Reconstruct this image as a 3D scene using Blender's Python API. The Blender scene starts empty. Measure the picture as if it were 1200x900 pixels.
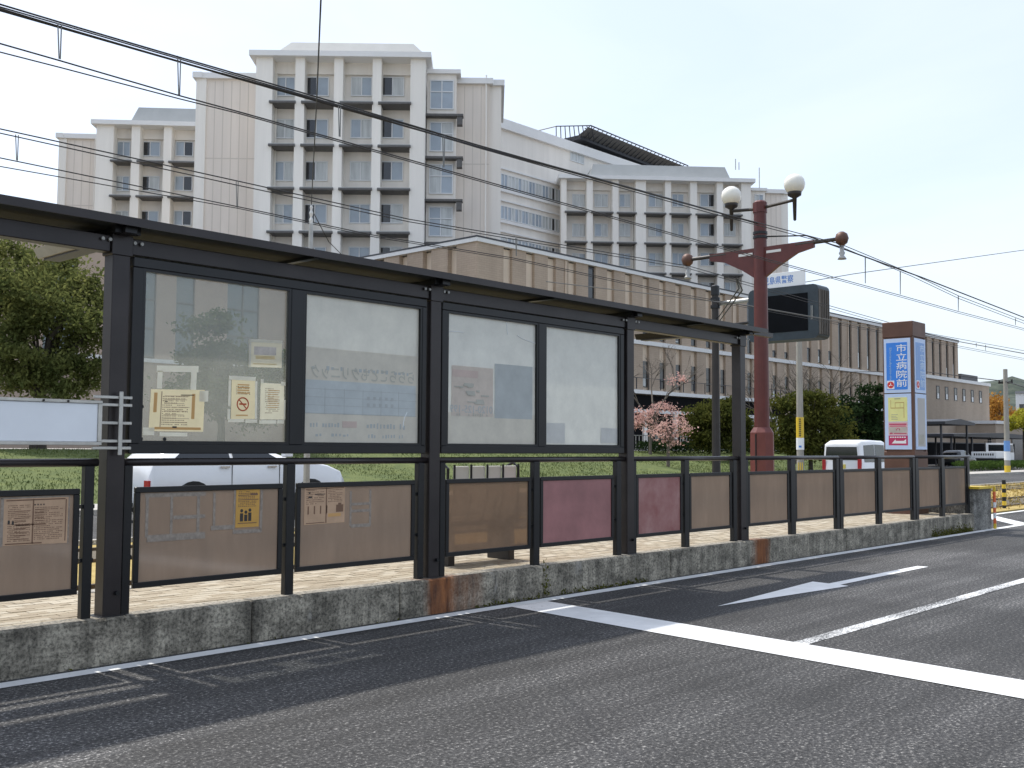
import bpy, math, random
import numpy as np
from mathutils import Vector, Matrix
random.seed(7); rng = np.random.default_rng(7)
SC = bpy.context.scene
COL = SC.collection
R = math.radians

# ------------------------------------------------------------------ camera
H = 1.55
FPX = 1220.0                                   # focal length for a 1200 px wide picture
yaw, pit, rol = R(42.7198), R(3.5021), R(0.3284)
FW = Vector((math.cos(yaw)*math.cos(pit), math.sin(yaw)*math.cos(pit), math.sin(pit)))
_r = Vector((math.sin(yaw), -math.cos(yaw), 0)); _u = _r.cross(FW)
RT = _r*math.cos(rol) + _u*math.sin(rol); UP = -_r*math.sin(rol) + _u*math.cos(rol)
CAM = Vector((0, 0, H))
cd = bpy.data.cameras.new('camera'); cam = bpy.data.objects.new('camera', cd); COL.objects.link(cam)
cd.sensor_width = 36; cd.lens = 36*FPX/1200; cd.clip_start = 0.05; cd.clip_end = 6000
m = Matrix((RT, UP, -FW)).transposed().to_4x4(); m.translation = CAM
cam.matrix_world = m
SC.camera = cam

# ------------------------------------------------------------------ sky, sun, exposure
SUN_EL, SUN_AZ = R(60.5), R(-1.5)              # azimuth measured from +Y towards +X
w = bpy.data.worlds.new('World'); SC.world = w; w.use_nodes = True
nt = w.node_tree; bg = nt.nodes['Background']
sky = nt.nodes.new('ShaderNodeTexSky'); sky.sky_type = 'NISHITA'; sky.sun_disc = False
sky.sun_elevation = SUN_EL; sky.sun_rotation = SUN_AZ
sky.altitude = 0; sky.air_density = 1.0; sky.dust_density = 2.2; sky.ozone_density = 1.6
hs = nt.nodes.new('ShaderNodeHueSaturation'); hs.inputs['Saturation'].default_value = 0.85          # thin hazy air, whiter than a clear sky
nt.links.new(sky.outputs[0], hs.inputs['Color'])
veil = nt.nodes.new('ShaderNodeMix'); veil.data_type = 'RGBA'; veil.inputs[0].default_value = 0.62            # even veil of thin high cloud, added to lift light on shaded walls
vt = nt.nodes.new('ShaderNodeTexCoord'); vm = nt.nodes.new('ShaderNodeMapping'); vm.inputs['Scale'].default_value = (1.6, 1.6, 4.5)
vn = nt.nodes.new('ShaderNodeTexNoise'); vn.inputs['Scale'].default_value = 1.3; vn.inputs['Detail'].default_value = 7; vn.inputs['Roughness'].default_value = .55; vn.inputs['Distortion'].default_value = .6
vr = nt.nodes.new('ShaderNodeValToRGB'); vr.color_ramp.elements[0].position = .38; vr.color_ramp.elements[1].position = .68
vr.color_ramp.elements[0].color = (2.78, 3.10, 3.64, 1); vr.color_ramp.elements[1].color = (3.32, 3.52, 3.84, 1)
nt.links.new(vt.outputs['Generated'], vm.inputs[0]); nt.links.new(vm.outputs[0], vn.inputs[0]); nt.links.new(vn.outputs[0], vr.inputs[0]); nt.links.new(vr.outputs[0], veil.inputs[7])
nt.links.new(hs.outputs[0], veil.inputs[6]); nt.links.new(veil.outputs[2], bg.inputs[0]); bg.inputs[1].default_value = 0.15
sd = Vector((math.sin(SUN_AZ)*math.cos(SUN_EL), math.cos(SUN_AZ)*math.cos(SUN_EL), math.sin(SUN_EL)))
sl = bpy.data.lights.new('sun', 'SUN'); sl.energy = 2.0; sl.angle = R(1.2); sl.color = (1, .95, .87)
so = bpy.data.objects.new('sun', sl); COL.objects.link(so); so.rotation_euler = (-sd).to_track_quat('-Z', 'Y').to_euler()
so.location = sd*50
SC.view_settings.view_transform = 'Standard'; SC.view_settings.look = 'None'
SC.view_settings.gamma = 1; SC.view_settings.exposure = 0.96; SC.view_settings.use_curve_mapping = False
SC.render.engine = 'CYCLES'; SC.cycles.max_bounces = 8; SC.cycles.transparent_max_bounces = 16

# ------------------------------------------------------------------ pixel -> direction helpers (photo is 1200x900)
def ray(x, y): return RT*((x-600)/FPX) - UP*((y-450)/FPX) + FW
def atY(x, y, v): d = ray(x, y); return CAM + d*(v/d.y)
def atX(x, y, v): d = ray(x, y); return CAM + d*(v/d.x)
def atZ(x, y, v=0.0): d = ray(x, y); return CAM + d*((v-H)/d.z)
def atD(x, y, dist): return CAM + ray(x, y)*dist

# ------------------------------------------------------------------ materials
MATS = {}
def _n(t, k, **kw):
    n = t.nodes.new(k)
    for a, b in kw.items(): setattr(n, a, b)
    return n
def M(name, col, rough=.6, metal=0., var=0., scale=4., col2=None, bump=0., bscale=60., stretch=(1, 1, 1), spec=.5, detail=6., contrast=.25):
    if name in MATS: return MATS[name]
    mt = bpy.data.materials.new(name); mt.use_nodes = True; t = mt.node_tree; b = t.nodes['Principled BSDF']
    b.inputs['Base Color'].default_value = (*col, 1); b.inputs['Roughness'].default_value = rough
    b.inputs['Metallic'].default_value = metal; b.inputs['Specular IOR Level'].default_value = spec
    if var or col2 or bump:
        tc = _n(t, 'ShaderNodeTexCoord'); mp = _n(t, 'ShaderNodeMapping'); mp.inputs['Scale'].default_value = stretch
        t.links.new(tc.outputs['Object'], mp.inputs[0])
        if var or col2:
            nz = _n(t, 'ShaderNodeTexNoise'); nz.inputs['Scale'].default_value = scale; nz.inputs['Detail'].default_value = detail; nz.inputs['Roughness'].default_value = .62
            t.links.new(mp.outputs[0], nz.inputs[0])
            cr = _n(t, 'ShaderNodeValToRGB'); e = cr.color_ramp.elements
            c2 = col2 or tuple(min(1, c*(1+var)) for c in col); c1 = col if col2 else tuple(c*(1-var) for c in col)
            e[0].position = .5-contrast; e[1].position = .5+contrast; e[0].color = (*c1, 1); e[1].color = (*c2, 1)
            t.links.new(nz.outputs[0], cr.inputs[0]); t.links.new(cr.outputs[0], b.inputs['Base Color'])
        if bump:
            bn = _n(t, 'ShaderNodeTexNoise'); bn.inputs['Scale'].default_value = bscale; bn.inputs['Detail'].default_value = 4
            t.links.new(tc.outputs['Object'], bn.inputs[0])
            bp = _n(t, 'ShaderNodeBump'); bp.inputs['Strength'].default_value = bump; bp.inputs['Distance'].default_value = .01
            t.links.new(bn.outputs[0], bp.inputs['Height']); t.links.new(bp.outputs[0], b.inputs['Normal'])
    MATS[name] = mt
    return mt
def noise(t, scale, vec, detail=5, rough=.6, dist=0):
    n = _n(t, 'ShaderNodeTexNoise'); n.inputs['Scale'].default_value = scale; n.inputs['Detail'].default_value = detail
    n.inputs['Roughness'].default_value = rough; n.inputs['Distortion'].default_value = dist
    t.links.new(vec, n.inputs[0]); return n.outputs[0]
def ramp(t, val, stops):
    r = _n(t, 'ShaderNodeValToRGB'); e = r.color_ramp.elements
    while len(e) < len(stops): e.new(.5)
    for q, (p, c) in zip(e, stops):
        q.position = p; q.color = (c, c, c, 1) if isinstance(c, (int, float)) else (*c, 1)
    t.links.new(val, r.inputs[0]); return r.outputs[0]
def mixc(t, fac, a, b, mode='MIX'):
    n = _n(t, 'ShaderNodeMix', data_type='RGBA', blend_type=mode)
    for s, v in ((n.inputs[0], fac), (n.inputs[6], a), (n.inputs[7], b)):
        if hasattr(v, 'is_output') or hasattr(v, 'links'): t.links.new(v, s)
        elif isinstance(v, (int, float)): s.default_value = v
        else: s.default_value = (*v, 1)
    return n.outputs[2]
def mapped(t, sc=(1, 1, 1), loc=(0, 0, 0), kind='Object'):
    tc = _n(t, 'ShaderNodeTexCoord'); mp = _n(t, 'ShaderNodeMapping'); mp.inputs['Scale'].default_value = sc; mp.inputs['Location'].default_value = loc
    t.links.new(tc.outputs[kind], mp.inputs[0]); return mp.outputs[0]
def math_(t, op, a, b=None):
    n = _n(t, 'ShaderNodeMath', operation=op)
    for s, v in zip(n.inputs, (a, b)):
        if v is None: continue
        if hasattr(v, 'links'): t.links.new(v, s)
        else: s.default_value = v
    return n.outputs[0]
def newmat(name):
    mt = bpy.data.materials.new(name); mt.use_nodes = True; MATS[name] = mt
    return mt, mt.node_tree, mt.node_tree.nodes['Principled BSDF']
def bumpn(t, b, h, s, d=.01):
    bp = _n(t, 'ShaderNodeBump'); bp.inputs['Strength'].default_value = s; bp.inputs['Distance'].default_value = d
    t.links.new(h, bp.inputs['Height']); t.links.new(bp.outputs[0], b.inputs['Normal'])

def asphalt_colour(t):
    v = mapped(t)
    sp = noise(t, 40, v, 2, .85); agg = ramp(t, sp, [(.36, (.008, .008, .0085)), (.50, (.034, .034, .035)), (.60, (.072, .0705, .068)), (.68, (.25, .243, .232))])
    big = ramp(t, noise(t, .45, v, 7, .65), [(.32, .62), (.5, 1.), (.7, 1.25)])
    st = ramp(t, noise(t, 1.3, mapped(t, (.12, 1.9, 1)), 5, .65), [(.42, .80), (.72, 1.8)])
    c = mixc(t, 1., agg, big, 'MULTIPLY'); c = mixc(t, 1., c, st, 'MULTIPLY')
    patch = ramp(t, noise(t, .22, mapped(t, (1, .5, 1), (3, 1, 0)), 2, .4), [(.52, 1.), (.56, 1.28)])
    vo = _n(t, 'ShaderNodeTexVoronoi', feature='DISTANCE_TO_EDGE'); vo.inputs['Scale'].default_value = .42
    wv = _n(t, 'ShaderNodeVectorMath', operation='ADD'); nv = _n(t, 'ShaderNodeTexNoise'); nv.inputs['Scale'].default_value = 1.4; nv.inputs['Detail'].default_value = 6
    t.links.new(v, nv.inputs[0]); t.links.new(v, wv.inputs[0]); t.links.new(nv.outputs[1], wv.inputs[1]); t.links.new(wv.outputs[0], vo.inputs[0])
    crk = ramp(t, vo.outputs[0], [(.0, .35), (.004, 1.)]); gate = ramp(t, noise(t, .3, mapped(t, loc=(9, 4, 0)), 2), [(.50, 1.), (.58, 0.)])
    c = mixc(t, 1., c, mixc(t, gate, crk, (1, 1, 1)), 'MULTIPLY')
    return mixc(t, 1., c, patch, 'MULTIPLY'), sp
mt, t, b = newmat('asphalt'); c, sp = asphalt_colour(t); t.links.new(c, b.inputs['Base Color']); b.inputs['Roughness'].default_value = .82; bumpn(t, b, sp, .8, .01)
def paint(name, wear):
    mt, t, b = newmat(name); c, sp = asphalt_colour(t); v = mapped(t)
    n1 = noise(t, 55, v, 3, .75); n2 = noise(t, 1.7, mapped(t, (.5, 1.5, 1)), 4)
    f = ramp(t, math_(t, 'ADD', math_(t, 'MULTIPLY', n1, .7), math_(t, 'MULTIPLY', n2, .5)), [(wear-.04, 0.), (wear+.05, 1.)])
    pc = ramp(t, noise(t, 3, v, 4), [(.3, (.66, .67, .67)), (.7, (.82, .83, .83))])
    t.links.new(mixc(t, f, c, pc), b.inputs['Base Color']); b.inputs['Roughness'].default_value = .6; bumpn(t, b, sp, .3, .004)
    return mt
paint('paint_fresh', .40); paint('paint_worn', .585); paint('paint_ghost', .715)

def concrete(name, dark, light, streak=True, rust=None):
    mt, t, b = newmat(name); v = mapped(t)
    c = ramp(t, noise(t, 3.1, mapped(t, (1, 1, 1.6)), 10, .75), [(.36, dark), (.60, light)])
    c = mixc(t, 1., c, ramp(t, noise(t, 38, v, 5, .7), [(.36, .30), (.56, 1.1)]), 'MULTIPLY')
    if streak:
        c = mixc(t, 1., c, ramp(t, noise(t, 1., mapped(t, (6, 6, .7)), 5, .65), [(.36, .5), (.6, 1.15)]), 'MULTIPLY')
        wht = ramp(t, noise(t, 1., mapped(t, (3.2, 3.2, 1.3), (4, 0, 0)), 6, .7), [(.62, 0.), (.72, .55)])
        c = mixc(t, wht, c, (.42, .41, .38))
    if rust:
        sx = _n(t, 'ShaderNodeSeparateXYZ'); tc = _n(t, 'ShaderNodeTexCoord'); t.links.new(tc.outputs['Object'], sx.inputs[0])
        wob = math_(t, 'MULTIPLY', math_(t, 'SUBTRACT', noise(t, 5, mapped(t, (1, 1, .35)), 4), .5), .22)
        for x0, hw, st in rust:
            dx = math_(t, 'ABSOLUTE', math_(t, 'SUBTRACT', math_(t, 'ADD', sx.outputs[0], wob), x0))
            f = ramp(t, dx, [(hw*.45, st), (hw*1.1, 0.)])
            rc = ramp(t, noise(t, 7, mapped(t, (2, 2, .4)), 5), [(.35, (.085, .028, .011)), (.65, (.30, .11, .034))])
            c = mixc(t, f, c, rc)
    t.links.new(c, b.inputs['Base Color']); b.inputs['Roughness'].default_value = .9
    bumpn(t, b, noise(t, 45, v, 6, .7), .5, .012)
    return mt
concrete('kerb_concrete', (.105, .095, .074), (.44, .40, .318), True, [(3.80, .20, .95), (9.78, .24, 1.), (4.12, .26, .4)])
concrete('kerb_top', (.24, .215, .17), (.38, .345, .28), False, [(3.80, .30, .6), (9.74, .25, .6)])
concrete('end_concrete', (.13, .128, .115), (.34, .33, .30))
concrete('pale_concrete', (.36, .34, .30), (.55, .52, .46), False)
M('paver_a', (.40, .345, .255), .85, var=.18, scale=9, bump=.3, bscale=90)
M('paver_b', (.34, .285, .205), .85, var=.2, scale=9, bump=.3, bscale=90)
M('paver_c', (.46, .41, .32), .85, var=.15, scale=9, bump=.3, bscale=90)
M('mortar', (.16, .14, .11), .95, var=.3)
M('soil', (.12, .10, .07), .95, var=.4, scale=3)
M('bronze', (.016, .013, .0135), .33, .25, col2=(.040, .033, .033), scale=2.2, detail=9, contrast=.28, bump=.06, bscale=160)
M('bronze_dark', (.010, .0105, .012), .34, .2, var=.3, scale=3)
M('soffit', (.045, .047, .042), .7, .0, var=.2, scale=1.5, spec=.06)
M('steel', (.50, .49, .46), .38, .85, var=.2, scale=8)
M('galv', (.42, .42, .40), .5, .5, var=.2, scale=6)
M('white_metal', (.72, .72, .70), .4, .0, var=.06, scale=5)
M('sign_white', (.84, .87, .90), .3, var=.05, scale=2)
M('rubber', (.012, .012, .012), .7)
M('maroon_sheet', (.34, .15, .145), .45, var=.30, scale=2.2, detail=8, bump=.05, bscale=30)
M('maroon_worn', (.26, .075, .07), .45, col2=(.42, .23, .21), scale=3.2, detail=9, contrast=.2)
M('red_pole', (.105, .024, .020), .42, .1, var=.22, scale=3, bump=.05, bscale=80)
M('red_pole_base', (.14, .036, .030), .5, var=.18, scale=4)
M('globe', (.82, .80, .72), .25, var=.05, scale=6)
M('wire', (.02, .02, .022), .5, .3)
M('wire_pale', (.20, .20, .19), .5, .3)
M('pole_concrete', (.34, .32, .28), .85, var=.2, scale=3, stretch=(1, 1, .3))
M('pole_dark', (.035, .030, .027), .5, .2, var=.25, scale=3)
M('board_black', (.005, .006, .008), .7, var=.3, scale=2, spec=.1)
M('board_case', (.040, .055, .066), .5, .2, var=.25, scale=2)
M('board_side', (.10, .085, .07), .6, var=.25, scale=3)
M('paper_aged', (.54, .36, .23), .8, var=.16, scale=7, detail=8)
M('paper_orange', (.60, .34, .08), .75, var=.12, scale=7)
M('tape', (.50, .46, .41), .7, var=.3, scale=14)
M('tape_mark', (.31, .262, .215), .75, var=.35, scale=30, detail=9)
M('ink', (.05, .045, .04), .8); M('ink_faint', (.34, .24, .16), .8); M('ink_red', (.50, .10, .04), .8); M('ink_orange', (.62, .36, .14), .8)
M('ink_brown', (.20, .115, .07), .8); M('ink_blue', (.10, .14, .30), .8)
M('pylon_brown', (.125, .062, .042), .5, .2, var=.25, scale=3, bump=.05)
M('pylon_brown_pale', (.20, .135, .10), .5, .1, var=.2, scale=3)
M('pylon_frame', (.56, .69, .92), .4, var=.06, scale=4)
M('sign_blue', (.035, .235, .78), .35, var=.10, scale=2)
M('sign_blue_pale', (.17, .34, .68), .35, var=.12, scale=2)
M('letter_white', (.85, .87, .88), .4); M('letter_pale', (.58, .72, .86), .4); M('letter_haze', (.33, .50, .70), .4)
M('sign_yellow', (.80, .78, .32), .5, var=.08, scale=5); M('sign_pink', (.74, .46, .46), .5, var=.1, scale=6); M('sign_magenta', (.52, .03, .12), .45)
M('logo_red', (.66, .035, .035), .4); M('map_line', (.52, .36, .12), .5); M('map_grey', (.34, .34, .28), .5)
M('police_blue', (.06, .22, .62), .4)
M('hazard_yellow', (.72, .50, .04), .5); M('hazard_orange', (.80, .16, .05), .4)
M('car_white', (.80, .81, .82), .18, var=.02, spec=.6); M('car_black', (.012, .013, .016), .2, spec=.6); M('car_glass', (.012, .015, .018), .06, spec=.8)
M('chrome', (.6, .6, .6), .2, .9); M('lamp_red', (.45, .015, .02), .25); M('plate_yellow', (.72, .58, .12), .4); M('plate_white', (.75, .75, .72), .4)
M('hosp_wall', (.82, .77, .70), .8, var=.10, scale=.9, stretch=(1, 1, .07), detail=8, contrast=.3)
M('hosp_col', (.86, .82, .75), .75, var=.10, scale=.9, stretch=(1, 1, .07), detail=8, contrast=.3)
M('hosp_tan', (.78, .705, .625), .8, var=.10, scale=.9, stretch=(1, 1, .07), detail=8, contrast=.3)
M('podium_tan', (.44, .345, .275), .85, var=.08, scale=.5)
M('hosp_joint', (.64, .58, .51), .9)
M('hosp_white', (.80, .79, .77), .6, var=.04, scale=.5)
M('hosp_roof', (.40, .41, .40), .7, var=.08, scale=.6)
M('louver', (.12, .115, .11), .6, .2, var=.2)
M('win_frame', (.70, .71, .71), .4)
M('glass_a', (.33, .385, .44), .08, spec=.8, var=.2, scale=.4); M('glass_b', (.50, .52, .51), .15, spec=.7, var=.25, scale=.8, stretch=(3, 3, .4)); M('glass_dark', (.012, .014, .018), .06, spec=.8)
M('glass_pod', (.12, .15, .16), .1, spec=.7)
M('shade_black', (.010, .010, .011), .95, spec=.05)  # matte near-black, paints in deep shade under carports and in the ground floor void
M('glass_deep', (.008, .010, .016), .15, spec=.5)
def brick(name, a, b2):
    mt, t, b = newmat(name)
    v = mapped(t, (1, 1, 1)); sx = _n(t, 'ShaderNodeSeparateXYZ'); t.links.new(v, sx.inputs[0])
    cb = _n(t, 'ShaderNodeCombineXYZ'); t.links.new(math_(t, 'ADD', sx.outputs[0], sx.outputs[1]), cb.inputs[0]); t.links.new(sx.outputs[2], cb.inputs[1])
    bt = _n(t, 'ShaderNodeTexBrick'); t.links.new(cb.outputs[0], bt.inputs[0]); bt.inputs['Scale'].default_value = 1.0
    bt.inputs['Brick Width'].default_value = .5; bt.inputs['Row Height'].default_value = .16; bt.inputs['Mortar Size'].default_value = .012
    bt.inputs['Color1'].default_value = (*a, 1); bt.inputs['Color2'].default_value = (*b2, 1); bt.inputs['Mortar'].default_value = (a[0]*.8, a[1]*.8, a[2]*.8, 1)
    c = mixc(t, 1., bt.outputs[0], ramp(t, noise(t, .4, mapped(t, (1, 1, .4)), 5), [(.3, .85), (.7, 1.12)]), 'MULTIPLY')
    t.links.new(c, b.inputs['Base Color']); b.inputs['Roughness'].default_value = .85
    return mt
brick('brick', (.45, .355, .27), (.42, .33, .25)); brick('brick_low', (.40, .32, .245), (.37, .295, .225))
M('brick_strip', (.66, .545, .425), .85, var=.08, scale=.8)
M('coping', (.72, .72, .71), .6, var=.05); M('coping_dark', (.03, .032, .04), .5)
M('grass', (.045, .075, .012), .9, col2=(.12, .145, .03), scale=1.6, detail=9, bump=.8, bscale=30, contrast=.22)
M('grass_dry', (.30, .21, .06), .95, col2=(.48, .37, .13), scale=2., detail=9, bump=.8, bscale=30)
M('path', (.42, .40, .37), .85, var=.12, scale=2, bump=.2)
M('bark', (.055, .045, .035), .95, var=.4, scale=6, bump=.6, bscale=20); M('bark_pale', (.13, .11, .09), .95, var=.3, scale=6)
M('rail_steel', (.10, .075, .055), .45, .6, var=.3, scale=6)
M('hill_wood', (.020, .034, .026), .95, col2=(.070, .085, .060), scale=.11, detail=10, contrast=.16)
M('wall_pale', (.55, .53, .50), .85, var=.08, scale=.6); M('roof_grey', (.25, .25, .26), .7, var=.1)
M('fence_grey', (.34, .34, .33), .5, .4)
def leafmat(name, a, b2, tr=.35, sc=1.1):
    mt = bpy.data.materials.new(name); mt.use_nodes = True; MATS[name] = mt; t = mt.node_tree; t.nodes.remove(t.nodes['Principled BSDF'])
    v = mapped(t); c = ramp(t, noise(t, sc, v, 7, .75), [(.33, a), (.66, b2)])
    c = mixc(t, 1., c, ramp(t, noise(t, 14, v, 2, .6), [(.3, .6), (.7, 1.35)]), 'MULTIPLY')
    d = _n(t, 'ShaderNodeBsdfDiffuse'); tl = _n(t, 'ShaderNodeBsdfTranslucent'); mx = _n(t, 'ShaderNodeMixShader'); mx.inputs[0].default_value = tr
    t.links.new(c, d.inputs[0]); t.links.new(c, tl.inputs[0]); t.links.new(d.outputs[0], mx.inputs[1]); t.links.new(tl.outputs[0], mx.inputs[2])
    t.links.new(mx.outputs[0], t.nodes['Material Output'].inputs[0])
leafmat('leaf_camphor', (.050, .072, .024), (.225, .235, .08), .5)
leafmat('leaf_green', (.020, .042, .012), (.085, .115, .030)); leafmat('leaf_dark', (.010, .024, .011), (.038, .062, .024)); leafmat('leaf_olive', (.040, .055, .015), (.14, .14, .035))
leafmat('leaf_pink', (.52, .28, .24), (.80, .56, .51), .4, 2.); leafmat('leaf_orange', (.30, .12, .03), (.45, .26, .06)); leafmat('leaf_yellow', (.28, .28, .03), (.55, .52, .08))
leafmat('leaf_hedge', (.025, .055, .015), (.09, .14, .035)); leafmat('leaf_weed', (.07, .075, .018), (.16, .16, .045))
def panemat(name, tint, haze_col, f0, f1, trl=.5, gloss=.06, stretch=(1, 1, 1), sc=1.6):
    mt = bpy.data.materials.new(name); mt.use_nodes = True; MATS[name] = mt; t = mt.node_tree; t.nodes.remove(t.nodes['Principled BSDF'])
    tr = _n(t, 'ShaderNodeBsdfTransparent'); tr.inputs[0].default_value = (*tint, 1)
    v = mapped(t, stretch)
    hc = ramp(t, noise(t, 4, v, 8, .7), [(.28, tuple(c*.82 for c in haze_col)), (.7, haze_col)])
    d = _n(t, 'ShaderNodeBsdfDiffuse'); tl = _n(t, 'ShaderNodeBsdfTranslucent'); t.links.new(hc, d.inputs[0]); t.links.new(hc, tl.inputs[0])
    m1 = _n(t, 'ShaderNodeMixShader'); m1.inputs[0].default_value = trl; t.links.new(d.outputs[0], m1.inputs[1]); t.links.new(tl.outputs[0], m1.inputs[2])
    f = ramp(t, noise(t, sc, v, 6, .65), [(.3, f0), (.7, f1)])
    m2 = _n(t, 'ShaderNodeMixShader'); t.links.new(f, m2.inputs[0]); t.links.new(tr.outputs[0], m2.inputs[1]); t.links.new(m1.outputs[0], m2.inputs[2])
    g = _n(t, 'ShaderNodeBsdfGlossy'); g.inputs['Roughness'].default_value = .08
    m3 = _n(t, 'ShaderNodeMixShader'); m3.inputs[0].default_value = gloss; t.links.new(m2.outputs[0], m3.inputs[1]); t.links.new(g.outputs[0], m3.inputs[2])
    t.links.new(m3.outputs[0], t.nodes['Material Output'].inputs[0])
panemat('pane_clear', (.88, .90, .89), (.60, .60, .52), .14, .30, .5)
panemat('pane_frost', (.8, .8, .8), (.90, .885, .79), .93, .99, .22, .05)
panemat('pane_frost_b', (.8, .8, .8), (.89, .89, .82), .92, .99, .22, .05)
panemat('pane_smoke', (.34, .29, .25), (.48, .39, .31), .84, .95, .5, .06, (1, 1, .22), 5.)
panemat('pane_smoke_clear', (.52, .43, .35), (.42, .33, .25), .45, .58, .5, .05)
panemat('paper_cream', (1, 1, 1), (.92, .83, .60), 1., 1., .62, 0.); panemat('paper_pale', (1, 1, 1), (.93, .89, .74), 1., 1., .62, 0.); panemat('paper_white', (1, 1, 1), (.93, .92, .86), 1., 1., .62, 0.)
panemat('ad_blue', (.8, .8, .8), (.70, .75, .745), .99, 1., .25, .0); panemat('ad_cream', (.8, .8, .8), (.84, .80, .69), .99, 1., .25, .0)
panemat('ad_pink', (.8, .8, .8), (.80, .72, .63), .99, 1., .25, .0); panemat('ad_ink', (.8, .8, .8), (.66, .655, .58), .99, 1., .25, .0)
panemat('ad_dark', (.8, .8, .8), (.63, .665, .65), .99, 1., .25, .0); panemat('ad_white', (.8, .8, .8), (.80, .80, .76), .99, 1., .25, .0); panemat('ad_rose', (.8, .8, .8), (.78, .65, .58), .99, 1., .25, .0)

# ------------------------------------------------------------------ mesh builder
class MB:
    def __init__(s): s.v = []; s.f = []; s.smooth = False
    def add(s, vs, fs):
        k = len(s.v); s.v += [tuple(p) for p in vs]; s.f += [tuple(i+k for i in f) for f in fs]; return s
    def obox(s, o, ax, ay, az):                      # corner and three edge vectors
        o, ax, ay, az = map(Vector, (o, ax, ay, az))
        vs = [o, o+ax, o+ax+ay, o+ay, o+az, o+ax+az, o+ax+ay+az, o+ay+az]
        fs = [(0, 3, 2, 1), (4, 5, 6, 7), (0, 1, 5, 4), (1, 2, 6, 5), (2, 3, 7, 6), (3, 0, 4, 7)]
        if ax.cross(ay).dot(az) < 0: fs = [f[::-1] for f in fs]
        return s.add(vs, fs)
    def box(s, x0, x1, y0, y1, z0, z1): return s.obox((x0, y0, z0), (x1-x0, 0, 0), (0, y1-y0, 0), (0, 0, z1-z0))
    def bbox(s, x0, x1, y0, y1, z0, z1, b=.005):      # box with chamfered vertical and top edges
        def ring(i, z): 
            a, c, d, e = x0+i, x1-i, y0+i, y1-i; k = b
            return [(a+k, d, z), (c-k, d, z), (c, d+k, z), (c, e-k, z), (c-k, e, z), (a+k, e, z), (a, e-k, z), (a, d+k, z)]
        rs = [ring(b, z0), ring(0, z0+b), ring(0, z1-b), ring(b, z1)]
        vs = sum(rs, []); fs = [tuple(range(8))[::-1], tuple(range(24, 32))]
        for q in range(3):
            for i in range(8): fs.append((q*8+i, q*8+(i+1) % 8, q*8+8+(i+1) % 8, q*8+8+i))
        return s.add(vs, fs)
    def prism(s, poly, vec):                          # polygon (3d points) extruded along vec
        vec = Vector(vec); n = len(poly); P = [Vector(p) for p in poly]
        nr = Vector((0, 0, 0))
        for i in range(n): nr += (P[i]-P[0]).cross(P[(i+1) % n]-P[0])
        if nr.dot(vec) > 0: P = P[::-1]
        vs = P + [p+vec for p in P]
        fs = [tuple(range(n)), tuple(range(2*n-1, n-1, -1))] + [(i, i+n, (i+1) % n+n, (i+1) % n) for i in range(n)]
        return s.add(vs, fs)
    def tube(s, pts, r, n=8, cap=True):
        pts = [Vector(p) for p in pts]; rs = r if isinstance(r, (list, tuple)) else [r]*len(pts); k = len(s.v)
        prev = None
        for i, p in enumerate(pts):
            d = (pts[min(i+1, len(pts)-1)] - pts[max(i-1, 0)]).normalized()
            if prev is None:
                a = d.orthogonal().normalized()
            else:
                a = (prev - d*prev.dot(d)).normalized()
            prev = a; bb = d.cross(a)
            for j in range(n):
                q = 2*math.pi*j/n; s.v.append(tuple(p + (a*math.cos(q) + bb*math.sin(q))*rs[i]))
        for i in range(len(pts)-1):
            for j in range(n): s.f.append((k+i*n+j, k+i*n+(j+1) % n, k+(i+1)*n+(j+1) % n, k+(i+1)*n+j))
        if cap:
            s.f.append(tuple(k+j for j in range(n))[::-1]); s.f.append(tuple(k+(len(pts)-1)*n+j for j in range(n)))
        return s
    def lathe(s, o, prof, n=16):                      # prof: (radius, z)
        o = Vector(o); k = len(s.v)
        for r, z in prof:
            for j in range(n): q = 2*math.pi*j/n; s.v.append((o.x+r*math.cos(q), o.y+r*math.sin(q), o.z+z))
        for i in range(len(prof)-1):
            for j in range(n): s.f.append((k+i*n+j, k+i*n+(j+1) % n, k+(i+1)*n+(j+1) % n, k+(i+1)*n+j))
        s.f.append(tuple(k+j for j in range(n))[::-1]); s.f.append(tuple(k+(len(prof)-1)*n+j for j in range(n)))
        return s
    def mesh(s, name, mat, off=Vector((0, 0, 0))):
        me = bpy.data.meshes.new(name)
        me.from_pydata([(x-off.x, y-off.y, z-off.z) for x, y, z in s.v], [], s.f)
        if s.smooth: me.polygons.foreach_set('use_smooth', [True]*len(me.polygons))
        me.materials.append(MATS[mat] if isinstance(mat, str) else mat); me.update()
        return me
    def build(s, name, mat, parent=None, smooth=False):
        s.smooth = smooth or s.smooth
        off = Vector((0, 0, 0)); q = parent
        while q is not None: off += Vector(q.location); q = q.parent
        o = bpy.data.objects.new(name, s.mesh(name, mat, off)); COL.objects.link(o)
        if parent: o.parent = parent
        return o
def Box(*a): return MB().box(*a)
def BBox(*a): return MB().bbox(*a)
def tag(o, label=None, cat=None, group=None, kind=None):
    if label: o['label'] = label
    if cat: o['category'] = cat
    if group: o['group'] = group
    if kind: o['kind'] = kind
    return o
def thing(name, label, cat, loc, group=None):
    o = bpy.data.objects.new(name, None); COL.objects.link(o); o.location = loc; o.empty_display_size = .3
    return tag(o, label, cat, group)
def struct(o): o['kind'] = 'structure'; return o
def copy_tree(o, loc, parent=None):
    c = o.copy(); COL.objects.link(c); c.parent = parent
    if parent is None: c.location = loc
    for ch in o.children: copy_tree(ch, None, c)
    return c
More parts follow.
